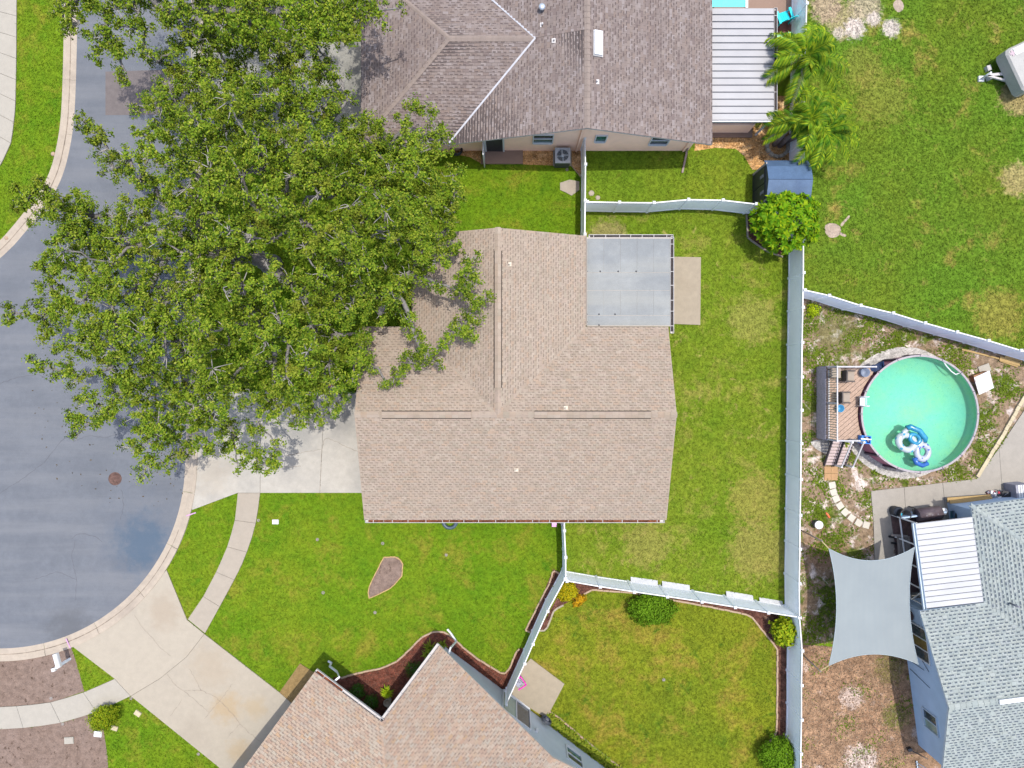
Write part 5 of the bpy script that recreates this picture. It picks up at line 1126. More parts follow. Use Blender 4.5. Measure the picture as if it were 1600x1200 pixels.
c = MB(); q = P(86, 1045, .9); c.box((q.x, q.y, .98), (.2, .17, .14), .3); c.build("paper_box", M['white'], mbx)
c = MB(); p = P(180, 748, 0); c.lathe((p.x, p.y, 0), [(.36, .009), (.36, .022), (.31, .022), (.305, .016), (.001, .018)], 28)
for k in range(5): c.box((p.x, p.y - .2 + .1 * k, .02), (.42 - .08 * abs(k - 2), .03, .012))
tag(c.build("manhole_cover", M['rust']), "rusty round manhole cover in the asphalt cul de sac", "manhole cover")
ubox = simple("utility_lid", (.72, .68, .62), .6, var=.08)
for (x, y, w_, rz, m, lb) in ((431, 815, .34, 0, M['white'], "small white utility box lid in the front lawn below the driveway"), (216, 1114, .36, -.6, M['cream_block'], "cream utility lid in the grass beside the south driveway"), (109, 1156, .5, .05, M['sidewalk_pale'], "grey concrete utility lid set in the bare front soil"), (154, 1146, .42, -.1, M['white'], "white concrete block below the round clipped shrub"), (180, 1137, .34, -.3, M['cream_block'], "cream block right below the round clipped shrub")):
    p = P(x, y); c = MB(); c.box((p.x, p.y, .04), (w_, w_ * .72, .08), rz); c.box((p.x, p.y, .085), (w_ * .8, w_ * .55, .012), rz); tag(c.build("utility_lid", m), lb, "utility lid")
spr = MB(); spr.lathe((0, 0, 0), [(.085, 0), (.09, .02), (.05, .025), (.045, .012), (.001, .014)], 14); so_ = spr.build("sprinkler_head", ubox); so_["label"] = ""; first = True
for x, y, lb in ((404, 813, "sprinkler ring at the curved sidewalk's right edge"), (496, 843, "sprinkler ring in the front lawn below the driveway"), (598, 849, "sprinkler ring just above the island bed"), (697, 867, "sprinkler ring right of the island bed"), (505, 926, "sprinkler ring in the lawn above the notch house corner"), (586, 957, "sprinkler ring below the island bed"), (80, 1091, "sprinkler ring in the soil between curb and sidewalk"), (98, 1131, "sprinkler ring in the soil just below the sidewalk"), (205, 1091, "sprinkler ring at the driveway and sidewalk corner"), (886, 265, "sprinkler ring by the air conditioner pebbles"), (1037, 1062, "sprinkler head in the middle of the south yard"), (310, 1178, "sprinkler ring at the south driveway's lower edge")):
    o = so_ if first else so_.copy()
    if not first: COL.objects.link(o)
    first = False; o.location = P(x, y, .012); tag(o, lb, "sprinkler", "sprinkler heads set in the lawns")
for x, y, lb in ((84, 241, "small tan stone on the left lawn beside the curb"), (11, 372, "small tan stone at the left edge by the curb")):
    p = P(x, y); c = MB(); c.lathe((p.x, p.y, 0), [(.13, 0), (.12, .07), (.06, .11), (.001, .12)], 8); tag(c.build("garden_stone", M['edge_pink']), lb, "stone")
# yard of the pool
tan_l = island_mat("fresh_lumber", [(.62, .40, .15), (.66, .47, .22), (.58, .36, .13)], var=.12, grain=10)
def lumber(name, items, z, label, cat="lumber"):
    g = thing(name, (P(*items[0][0]).x, P(*items[0][0]).y, 0), label, cat)
    for k, (a, b, w_) in enumerate(items):
        c = MB(); c.beam(P(*a, z + .045 * (k % 2)), P(*b, z + .045 * (k % 2)), w_, .04); c.build("board", tan_l, g)
lumber("lumber_pile", [((1503, 546), (1568, 562), .09), ((1562, 560), (1594, 568.5), .24), ((1563, 563), (1590, 572), .14), ((1570, 557), (1597, 565), .12)], .06, "pile of fresh orange boards on the ground along the slanting fence")
lumber("plank_stack", [((1480, 781), (1548, 776), .24), ((1484, 784), (1550, 779), .20)], .35, "orange plank stack lying on the patio beside the blue grey house")
wsh = thing("propped_board", P(1540, 597), "white sheet panel propped on dark boxes right of the pool", "panel"); c = MB(); q = [P(1522, 590, .35), P(1546, 579, .55), P(1553, 606, .5), P(1530, 617, .25)]; c.mesh(q + [p - Vector((0, 0, .03)) for p in q], [(3, 2, 1, 0), (4, 5, 6, 7), (0, 1, 5, 4), (1, 2, 6, 5), (2, 3, 7, 6), (3, 0, 4, 7)]); c.build("sheet", M['white'], wsh)
c = MB(); p = P(1530, 588, .2); c.box((p.x, p.y, .17), (.75, .35, .34), .35); c.build("support_box", simple("rotten_board", (.22, .12, .06), .9, var=.3), wsh)
c = MB(); p = P(1537, 576); c.box((p.x, p.y, .05), (.62, .42, .05), .35); tag(c.build("pale_board", M['sidewalk_pale']), "pale blue grey board lying above the white sheet panel", "board")
dr_ = thing("white_drum", P(1278, 819), "round white lidded drum standing on the sandy yard by the long fence", "drum"); p = P(1279, 820, .4); c = MB(); c.lathe((p.x, p.y, 0), [(.17, 0), (.2, .05), (.2, .42), (.21, .43)], 20); c.build("body", simple("drum_side", (.10, .10, .11), .5), dr_); c = MB(); c.lathe((p.x, p.y, .43), [(.225, 0), (.225, .04), (.18, .05), (.17, .035), (.001, .04)], 20); c.build("lid", M['white'], dr_)
# items on the east patio
gr = thing("grill", P(1452, 803), "dark covered barbecue grill with end shelf on the east patio", "grill"); p = P(1452, 803, .9)
c = MB(); rz = .13; c.tube([(p.x - .62, p.y - .08, .82), (p.x + .62, p.y + .08, .82)], .34, 14); c.build("barrel_lid", simple("grill_brown", (.075, .055, .06), .45, var=.25), gr)
c = MB(); c.box((p.x, p.y, .66), (1.4, .62, .12), rz); c.build("shelf", M['black'], gr)
for u in (-.55, .55):
    for v in (-.24, .24): c = MB(); c.box((p.x + u, p.y + v, .3), (.05, .05, .6)); c.build("leg", M['black'], gr)
for k in range(3): c = MB(); q = (p.x - .3 + .3 * k, p.y - .04 + .04 * k, 1.17); c.box(q, (.07, .05, .01), rz); c.build("badge", simple("badge_grey", (.3, .28, .32), .5), gr)
bn = thing("trash_bin", P(1418, 807), "black round trash bin with blue bag beside the covered grill", "bin"); p = P(1418, 805, .9); c = MB(); c.lathe((p.x - .1, p.y, 0), [(.25, 0), (.29, .85), (.31, .86), (.31, .92), (.26, .92), (.24, .3), (.001, .3)], 20); c.build("body", M['black'], bn); c = MB(); c.lathe((p.x - .2, p.y, .5), [(.08, 0), (.1, .12), (.05, .16), (.001, .17)], 9); c.build("bag", simple("cyan_bag", (.03, .35, .5), .4), bn)
c = MB(); p = P(1404, 800, .5); c.lathe((p.x, p.y, 0), [(.26, 0), (.28, .5), (.29, .52), (.001, .56)], 18); tag(c.build("bin_lid_stack", simple("dark_grey_plastic", (.03, .033, .04), .5)), "dark round lidded pail left of the trash bin", "pail")
st_ = thing("stool", P(1475, 800), "round white topped stool at the right end of the grill", "stool"); p = P(1475, 799, .75); c = MB(); c.lathe((p.x, p.y, .72), [(.18, 0), (.19, .04), (.15, .055), (.001, .05)], 20); c.build("seat", M['white'], st_)
for k in range(4): c = MB(); a = k * 1.5708 + .785; c.tube([(p.x + .1 * math.cos(a), p.y + .1 * math.sin(a), .72), (p.x + .17 * math.cos(a), p.y + .17 * math.sin(a), 0)], .015, 6); c.build("leg", M['black'], st_)
ky = thing("wheelbarrow", P(1497, 806), "teal wheelbarrow with black tyre parked in the corner by the pan roof", "wheelbarrow"); p = P(1497, 806, .6); c = MB(); q0 = [(-.35, -.28), (.45, -.2), (.45, .2), (-.35, .28)]; lo = [Vector((p.x + u * .7, p.y + v * .7, .35)) for u, v in q0]; hi = [Vector((p.x + u, p.y + v, .62)) for u, v in q0]; c.face(lo)
for k in range(4): j = (k + 1) % 4; c.face([lo[k], lo[j], hi[j], hi[k]])
c.build("tray", simple("teal_paint", (.035, .16, .22), .4, var=.2), ky); c = MB(); torus(c, (p.x + .1, p.y - .02, .66), .26, .06, 22, 8); c.build("tyre", M['black'], ky)
for s in (-.22, .22): c = MB(); c.tube([(p.x + .7, p.y + s * .4, .3), (p.x - .3, p.y + s, .4), (p.x - .95, p.y + s * 1.3, .62)], .022, 6); c.build("handle", M['rib'], ky)
be = thing("folded_bench", P(1410, 858), "tan plastic slatted bench standing by the porch screen near the sail", "bench"); z = .45
for k in range(5): c = MB(); a, b = P(1403 + 4.1 * k, 838, z), P(1406 + 4.1 * k, 874, z); c.beam(a, b, .125, .03); c.build("slat", simple("taupe_plastic", (.33, .29, .26), .6, var=.1) if k == 0 else bpy.data.materials["taupe_plastic"], be)
c = MB(); c.beam(P(1393, 836, .5), P(1418, 838, .62), .12, .05); c.build("end_board", bpy.data.materials["taupe_plastic"], be)
for y in (842, 870): c = MB(); a = P(1412, y, .22); c.box(a, (.5, .05, .42)); c.build("leg", bpy.data.materials["taupe_plastic"], be)
for x, y, lb in ((1391, 838, "upper black sandal beside the tan bench"), (1395, 848, "lower black sandal beside the tan bench")): p = P(x, y); c = MB(); c.box((p.x, p.y, .08), (.28, .10, .05), -.1); c.box((p.x + .03, p.y, .11), (.1, .11, .03), -.1); tag(c.build("sandal", M['black']), lb, "sandal", "black sandals by the bench")
hp = thing("heat_pump", P(1592, 768), "tall grey box unit with white slotted top at the right edge of the patio", "air conditioner"); p = P(1596, 768, .9); c = MB(); c.box((p.x + .1, p.y, .45), (.75, .75, .9), .1); c.build("cabinet", simple("grey_cabinet", (.33, .33, .37), .5), hp)
for k in range(5): c = MB(); c.box((p.x - .13 + .13 * k, p.y, .915), (.09, .68, .03), .1); c.build("top_slat", M['white'], hp)
fc = thing("folded_chair", P(1578, 777), "black folding chair leaning near the box unit on the patio", "chair"); p = P(1578, 777, .5); c = MB(); c.obox((p.x, p.y, .45), (.38, -.10, .1), (.10, .26, .05), (0, 0, .02)); c.build("sling", M['black'], fc); c = MB()
for s in (-.27, .27): c.tube([(p.x - .45, p.y + .1 + s, .3), (p.x + .42, p.y - .08 + s, .62)], .02, 6)
for s in (-.3, .3): c.tube([(p.x + s, p.y - .25, 0), (p.x + s * .6, p.y + .25, .6)], .018, 6)
c.build("frame", M['rib'], fc)
mx = MB()
for k in range(14): q = P(1553 + random.gauss(0, 4.0), 771 + random.gauss(0, 3.0), .2); mx.box((q.x, q.y, random.uniform(.08, .4)), (random.uniform(.08, .2), random.uniform(.08, .18), .1), random.uniform(0, 3), k % 3)
tag(mx.build("toy_heap", [M['white'], simple("red_toy", (.4, .03, .05), .5), M['rib']]), "small heap of white red and grey toys at the plank's end", "toys")
gf = thing("trellis", P(1440, 1192), "white slatted frame leaning on the blue wall at the bottom edge", "trellis"); a, b = P(1433, 1186, .1), P(1452, 1200, .1)
for k in range(6): c = MB(); q = P(1430, 1190, .0) + g_ * (.16 * k) ; c.beam(Vector((q.x, q.y, .05)), Vector((q.x + .35, q.y + .05, 1.2)), .05, .03, up=(0, 1, 0)); c.build("slat", M['trim_blue'], gf)
for z, dx in ((.1, .02), (1.15, .33)): c = MB(); q = P(1430, 1190, 0); c.beam(Vector((q.x + dx, q.y + .1, z)), Vector((q.x + dx, q.y, z)) + g_ * .95, .05, .04); c.build("rail", M['trim_blue'], gf)
c = MB(); q = P(1419, 1169, 0); c.box((q.x, q.y, .1), (.22, .16, .2), .3); c.tube([(q.x, q.y, .15), (q.x + .5, q.y - .25, .2), (q.x + .75, q.y - .3, .5)], .025, 6); tag(c.build("garden_tool", M['black']), "black garden edger lying by the blue wall", "tool")
tw = simple("twig_brown", (.16, .09, .06), .9)
for (a, b, lb) in (((1316, 1064), (1329, 1073), "thin brown stick on the wood chips below the sail"), ((1364, 1134), (1376, 1147), "dark stick on the wood chips near the blue house"), ((1290, 801), (1296, 809), "orange scrap on the sandy yard above the drum")):
    c = MB(); c.tube([P(*a, .03), P((a[0] + b[0]) / 2 + .6, (a[1] + b[1]) / 2 - .4, .04), P(*b, .03)], .022 if "scrap" not in lb else .06, 6); tag(c.build("stick" if "scrap" not in lb else "scrap", tw if "scrap" not in lb else simple("orange_scrap", (.55, .13, .05), .7)), lb, "stick" if "scrap" not in lb else "scrap")
# front of the central house
kp = MB(); p = P(703, 813, .1); torus(kp, (p.x, p.y - .05, .12), .36, .10, 26, 8); tag(kp.build("kiddie_ring", simple("slate_ring", (.05, .075, .10), .4)), "slate blue ring half hidden under the central house's gutter", "ring")
c = MB(); p = P(866, 817, .3); c.box((p.x, p.y, .3), (.26, .42, .05)); c.box((p.x, p.y + .2, .15), (.26, .04, .3)); tag(c.build("pink_step", simple("pink_plastic", (.62, .30, .50), .5)), "pink plastic step stool by the short fence under the gutter", "stool")
pk = thing("toy_chair", P(813, 1066), "magenta framed folding chair on the garden patio behind the fence", "chair"); p = P(812, 1067, .4); mg = simple("magenta_frame", (.55, .02, .32), .4); ax, ay = Vector((.55, -.83, 0)), Vector((.83, .55, 0))
c = MB(); c.obox((p.x - .05, p.y, .35), ax * .24, ay * .20, (0, 0, .02)); c.build("seat", print_mat("chair_print", (.03, .03, .05), (.24, .24, .28), 12, .3), pk); c = MB()
for s, u in ((-1, ax), (1, ax)): c.beam(p + u * s * .27 - ay * .25 + Vector((0, 0, .05)), p + u * s * .27 + ay * .25 + Vector((0, 0, .05)), .05, .05)
c.beam(p + ay * .25 - ax * .27 + Vector((0, 0, .05)), p + ay * .25 + ax * .27 + Vector((0, 0, .05)), .05, .05)
for s in (-1, 1):
    for v in (-1, 1): q = p + ax * s * .24 + ay * v * .2; c.tube([(q.x, q.y, 0), (q.x, q.y, .45)], .018, 6)
c.build("frame", mg, pk)
hr = thing("hose_reel", P(850, 1127), "dark hose reel ring against the grey wall by the patio corner", "hose"); p = P(853, 1126, .5); c = MB(); dv = e1
for k in range(5): c.tube([p + dv * .27 * math.cos(t_ * .3927) + Vector((0, 0, .27 * math.sin(t_ * .3927))) + e2 * (.03 * k - .02) for t_ in range(17)], .035, 6)
c.build("coil", simple("charcoal_hose", (.04, .045, .055), .5), hr); c = MB(); c.obox(p + e2 * .05, dv * .1, e2 * .08, (0, 0, .1)); c.build("hub", M['rib'], hr)
pt = thing("planter_pot", P(606, 1097), "pale stone pot on a base in the corner of the notch mulch bed", "pot"); p = P(605.5, 1098, .4); c = MB(); c.lathe((p.x, p.y, .0), [(.14, 0), (.16, .1), (.12, .16), (.2, .42), (.22, .46), (.18, .46), (.15, .3), (.001, .3)], 16); c.build("bowl", M['edge_grey'], pt); c = MB(); c.box((p.x + .05, p.y - .28, .15), (.22, .2, .3), .5); c.build("base_block", M['sidewalk_pale'], pt)
# planter ring under the palms
ring_g = struct(thing("planter_ring", P(1214, 228), None, None)); pc = P(1214, 229)
for k in range(13): a = 2 * math.pi * k / 13 + .2; c = MB(); c.box((pc.x + .58 * math.cos(a), pc.y + .58 * math.sin(a), .09), (.17, .25, .18), a + random.gauss(0, .08)); c.build("ring_stone", M['sidewalk_pale'], ring_g)
# camper trailer at the upper right
tr = thing("camper_trailer", (28, 17, 0), "low white trailer with rounded front edge entering at the right edge", "trailer"); ca = P(1570, 78, 1.25); dv = Vector((.90, .43, 0)).normalized(); sv = Vector((.32, -.95, 0)).normalized()
dv = Vector((.905, .425, 0)).normalized(); sv = Vector((dv.y, -dv.x, 0)); cz = Vector((0, 0, 1)); base = ca.copy(); base.z = 0
def tq(u, v, z): return Vector((base.x + dv.x * u + sv.x * v, base.y + dv.y * u + sv.y * v, z))
wh = slab_mat("weathered_white_shell", (.62, .60, .60), stain=(.48, .46, .47), var=.06, grain=25, rough=.4); c = MB(); oc = []
for (u, v) in ((0, .25), (.1, .06), (.3, 0), (5, 0), (5, 2.5), (.3, 2.5), (.1, 2.44), (0, 2.25)): oc.append((u, v))
lv = [(.50, 0), (1.15, 0), (1.25, .08)]; i0 = len(c.v)
for z, shr in lv:
    for u, v in oc: uu = u + shr * (1 if u < 2 else -1); vv = v + shr * (1 if v < 1.2 else -1); c.v.append(tuple(tq(uu, vv, z)))
n8 = len(oc)
for k in range(2):
    for i in range(n8): j = (i + 1) % n8; c.f.append((i0 + k * n8 + j, i0 + k * n8 + i, i0 + (k + 1) * n8 + i, i0 + (k + 1) * n8 + j)); c.m.append(0); c.smooth.append(False)
c.f.append(tuple(i0 + 2 * n8 + i for i in reversed(range(n8)))); c.m.append(0); c.smooth.append(False); c.build("body", wh, tr)
c = MB(); c.obox(tq(2.6, .32, 1.262), dv * 2.2, sv * .18, cz * .02); c.build("awning_rail", M['white'], tr)
for u, v in ((.75, .95), (.95, 1.3), (1.0, 1.8)): c = MB(); q = tq(u, v, 1.25); c.lathe(q, [(.06, 0), (.06, .04), (.001, .05)], 10); c.build("roof_vent", M['rib'], tr)
c = MB(); q = tq(.28, .33, 1.255); c.obox(q, dv * .14, sv * .06, cz * .02); c.obox(q, dv * .05, sv * .15, cz * .023); c.build("front_marker", simple("faded_mauve", (.33, .25, .27), .6), tr)
for s in (0, 2.5):
    c = MB(); q = tq(2.8, s, .33); c.tube([q - sv * .09, q + sv * .09], .33, 18); c.build("wheel", M['black'], tr)
c = MB(); c.beam(tq(.3, 1.1, .45), P(1541, 118, .45), .14, .10); c.beam(tq(.3, 1.6, .45), P(1541, 118, .45), .10, .10); c.build("tongue", M['trim'], tr)
c = MB(); q = P(1541, 118, .45); c.tube([(q.x, q.y, 0), (q.x, q.y, .8)], .05, 10); c.box((q.x, q.y, .06), (.3, .3, .1)); c.build("jack", M['white'], tr)
for x, y, lb in ((1541, 109, "white concrete block left of the trailer tongue tip"), (1542, 123, "white block under the trailer tongue tip"), (1573, 128, "grey bucket shaped block below the trailer tongue")): p = P(x, y); c = MB(); c.box((p.x, p.y, .12), (.22, .28, .24), .3); c.box((p.x, p.y, .245), (.15, .2, .02), .3); tag(c.build("concrete_block", M['trim']), lb, "block")
# ------------------------------------------------------------------ vegetation
oak = leaf_mat("oak_leaves", [(.018, .045, .012), (.07, .125, .022), (.14, .20, .028), (.09, .155, .03), (.23, .265, .05), (.045, .09, .02), (.16, .215, .03), (.25, .26, .10)], trans=.2, drift=(.17, .15, .05))
shrub = leaf_mat("shrub_leaves", [(.04, .10, .012), (.07, .16, .018), (.10, .21, .025), (.055, .13, .015)], trans=.3)
shrub_y = leaf_mat("yellow_green_leaves", [(.10, .19, .015), (.20, .27, .02), (.32, .34, .03), (.14, .22, .02)], trans=.35)
gloss = leaf_mat("broad_glossy_leaves", [(.04, .13, .012), (.09, .20, .015), (.15, .27, .02), (.26, .32, .02), (.06, .16, .015)], trans=.3, rough=.55, spec=.06)
palm_m = leaf_mat("palm_leaflets", [(.02, .06, .012), (.05, .115, .016), (.09, .165, .02), (.25, .28, .03), (.022, .065, .014)], trans=.12, rough=.5, spec=.05)
gold = leaf_mat("golden_leaves", [(.50, .32, .01), (.55, .40, .015), (.30, .32, .02), (.62, .42, .02)], trans=.35)

def rand_dirs(n, zmin=-.35):
    v = RNG.normal(size=(n * 3, 3)); v /= np.linalg.norm(v, axis=1, keepdims=True); v = v[v[:, 2] > zmin][:n]
    return v
def lobe_leaves(c, r, dens, size, zf=.75, tuft=.085):
    """one rounded bough: separate leaf tufts standing on twigs round its shell"""
    nt_ = max(5, int(30 * r * r + 3)); d = rand_dirs(nt_, -.25); nt_ = len(d)
    rad = r * RNG.uniform(.55, 1.12, (nt_, 1)); tp = np.array(c) + d * rad * np.array([1, 1, zf])
    per = max(4, int(dens * r * r / nt_)); k = RNG.poisson(per * RNG.uniform(.5, 1.5, nt_)); idx = np.repeat(np.arange(nt_), k)
    pos = tp[idx] + RNG.normal(size=(len(idx), 3)) * tuft * np.array([1, 1, .8]) * RNG.uniform(.7, 1.5, (nt_, 1))[idx]
    nrm = d[idx] * .8 + np.array([0, 0, .55]) + RNG.normal(size=(len(idx), 3)) * .4
    L = size * RNG.uniform(.7, 1.3, len(idx)); return leaf_quads(pos, nrm, L, .6, .1), tp
def poly_dist(x, y, poly):
    m = 1e9
    for i in range(len(poly)):
        x1, y1 = poly[i]; x2, y2 = poly[(i + 1) % len(poly)]; dx, dy = x2 - x1, y2 - y1; t = max(0, min(1, ((x - x1) * dx + (y - y1) * dy) / (dx * dx + dy * dy))); m = min(m, math.hypot(x - x1 - t * dx, y - y1 - t * dy))
    return m
def branch_tree(lobes, root, trunk_px, trunk_h, label, cat, nm, dens, size, twigs=7, trunk_r=.38):
    base = P(*trunk_px); t = thing(nm, base, label, cat); crown_root = Vector((base.x, base.y, trunk_h))
    nodes = [crown_root] + [Vector(l[0]) - Vector((0, 0, l[1] * .25)) for l in lobes]; n = len(nodes)
    dist = [(q - crown_root).length for q in nodes]; order = sorted(range(1, n), key=lambda i: dist[i]); par = {}; cnt = [1] * n; done = [0]
    for i in order:
        best = min(done, key=lambda j: (nodes[i] - nodes[j]).length * (1.0 if j else 1.25) + .35 * dist[j]); par[i] = best; done.append(i)
    for i in reversed(order): cnt[par[i]] += cnt[i]
    top = {}
    for i in order: top[i] = i if par[i] == 0 else top[par[i]]
    mbs = {}
    c = MB(); c.tube([base + Vector((0, 0, -.1)), base + Vector((.03, .02, .5)), base + Vector((-.04, .05, trunk_h * .6)), crown_root + Vector((0, 0, .1))], [trunk_r * 1.35, trunk_r * 1.02, trunk_r * .9, trunk_r * .8], 12); c.build("trunk", M['bark'], t)
    leaves = []
    for i in order:
        a, b = nodes[par[i]], nodes[i]; mb = mbs.setdefault(top[i], MB()); r1 = min(trunk_r * .7, .022 * cnt[i] ** .6 + .010); r0 = min(trunk_r * .75, .022 * (cnt[i] + 1) ** .6 + .012); L = (b - a).length
        m1 = a.lerp(b, .35) + Vector((random.gauss(0, .07), random.gauss(0, .07), .08)) * L; m2_ = a.lerp(b, .7) + Vector((random.gauss(0, .06), random.gauss(0, .06), .06)) * L
        mb.tube([a, m1, m2_, b], [r0, (r0 * 2 + r1) / 3, (r0 + 2 * r1) / 3, r1], 6, 0, False)
        ctr, r = lobes[i - 1][0], lobes[i - 1][1]
        lv, tp = lobe_leaves(ctr, r, dens * lobes[i - 1][2], size); leaves.append(lv)
        for q in random.sample(range(len(tp)), min(twigs, len(tp))):
            e = Vector(tp[q]); s = b.lerp(e, random.uniform(0, .25)); mid = s.lerp(e, .55) + Vector((random.gauss(0, .08), random.gauss(0, .08), .06)); mb.tube([s, mid, e + (e - mid) * .25], [.026, .018, .008], 4, 1, False)
    for k, mb in mbs.items(): mb.build("limb", [M['bark'], M['bark_pale']], t)
    np_mesh("crown", np.concatenate(leaves), 4, oak, t)
    return t
# main oak: outline of the crown in the photo turned into boughs at their real heights
POLY = [(300, 45), (420, 70), (470, 90), (520, 115), (545, 170), (570, 195), (640, 175), (700, 215), (718, 265), (724, 335), (716, 390), (700, 430), (655, 448), (634, 486), (605, 512), (580, 532), (566, 590), (520, 640), (470, 660), (420, 660), (370, 690), (300, 700), (250, 720), (215, 690), (190, 650), (130, 640), (112, 600), (85, 560), (60, 530), (30, 500), (55, 440), (45, 400), (90, 350), (60, 310), (110, 300), (170, 330), (185, 290), (180, 250), (215, 205), (240, 150), (262, 90)]
GAPS = [(112, 445, 26), (72, 545, 20), (300, 415, 18), (365, 330, 14), (440, 400, 16), (210, 300, 16), (200, 545, 18), (165, 355, 14), (450, 575, 14), (360, 215, 14), (505, 330, 13), (545, 450, 14), (250, 620, 14)]
lobes = []; placed = []
def add_lobe(px, py, z, r, d=1.0): lobes.append((P(px, py, z), r, d))
tries = 0
while tries < 9000:
    tries += 1; x, y = random.uniform(20, 720), random.uniform(40, 725)
    if not in_poly(np.array([x]), np.array([y]), POLY)[0]: continue
    db = poly_dist(x, y, POLY)
    if db < 7: continue
    if any(math.hypot(x - a, y - b) < c for a, b, c in GAPS): continue
    if any((x - a) ** 2 + (y - b) ** 2 < 29 ** 2 for a, b in placed): continue
    placed.append((x, y)); z = 4.4 + 4.6 * math.sqrt(min(1, db / 190)) + random.gauss(0, .9); r = min(.74, .40 + db * .012) * random.uniform(.72, 1.2); add_lobe(x, y, z, r, random.uniform(.75, 1.2))
low = []; tries = 0
while tries < 2500:
    tries += 1; x, y = random.uniform(40, 700), random.uniform(60, 700)
    if not in_poly(np.array([x]), np.array([y]), POLY)[0]: continue
    db = poly_dist(x, y, POLY)
    if db < 40 or any(math.hypot(x - a, y - b) < c + 14 for a, b, c in GAPS) or any((x - a) ** 2 + (y - b) ** 2 < 52 ** 2 for a, b in low): continue
    low.append((x, y)); add_lobe(x, y, 3.6 + 2.4 * math.sqrt(min(1, db / 190)) + random.gauss(0, .4), random.uniform(.7, .95), .55)
for x, y, r, z in ((150, 205, .6, 5.6), (132, 190, .45, 5.3), (165, 230, .6, 5.8), (175, 265, .5, 6), (40, 310, .7, 5.2), (65, 290, .5, 5.2), (30, 318, .35, 5), (85, 305, .55, 5.4), (100, 325, .5, 5.6), (120, 345, .6, 6), (75, 330, .5, 5.4), (55, 345, .35, 5.2), (110, 365, .6, 6), (135, 320, .5, 5.8), (22, 488, .45, 5), (15, 500, .3, 5), (60, 570, .5, 5.2), (95, 582, .5, 5.3), (118, 655, .5, 5), (138, 662, .4, 5), (160, 655, .5, 5.2), (112, 650, .3, 5), (122, 678, .3, 4.9), (205, 700, .5, 5.2), (228, 728, .45, 5), (222, 745, .25, 4.9), (255, 722, .5, 5.2), (285, 705, .5, 5.2), (365, 700, .55, 5), (392, 712, .6, 5), (415, 725, .5, 4.8), (432, 700, .45, 4.8), (430, 725, .3, 4.7), (370, 725, .35, 4.8), (470, 655, .4, 4.7), (500, 655, .35, 4.7), (520, 640, .45, 4.8), (535, 620, .35, 4.7), (560, 565, .5, 5), (580, 572, .35, 4.9), (490, 62, .4, 5.6), (505, 85, .45, 5.6), (515, 110, .45, 5.6), (535, 130, .4, 5.5), (540, 155, .4, 5.5), (455, 85, .5, 6),
    (735, 405, .42, 6.0), (728, 430, .5, 6.2), (742, 440, .4, 6.1), (722, 455, .45, 6.2), (745, 470, .45, 6.1), (765, 465, .28, 6), (738, 488, .5, 6), (722, 510, .5, 6), (735, 520, .35, 5.9), (705, 520, .4, 5.9), (690, 540, .3, 5.8), (655, 545, .5, 5.6), (640, 565, .5, 5.5), (670, 555, .45, 5.6), (625, 585, .4, 5.4), (605, 598, .3, 5.3), (650, 525, .4, 5.6), (685, 570, .25, 5.5), (640, 500, .45, 5.8), (620, 460, .55, 6), (655, 405, .6, 6.3), (690, 445, .3, 6.2), (680, 200, .35, 5.6), (665, 175, .45, 5.6), (645, 165, .4, 5.6), (695, 225, .35, 5.6), (705, 330, .45, 5.8), (712, 300, .35, 5.8), (575, 185, .4, 5.8), (345, 50, .5, 6), (270, 75, .5, 6), (245, 95, .35, 6), (225, 165, .35, 5.8), (210, 175, .25, 5.7)):
    add_lobe(x, y, z, r, .9)
branch_tree(lobes, None, (425, 415), 3.0, "huge spreading oak tree covering the cul de sac edge and house front", "tree", "oak_tree", 1850, .115, 8, .5)
lobes = []
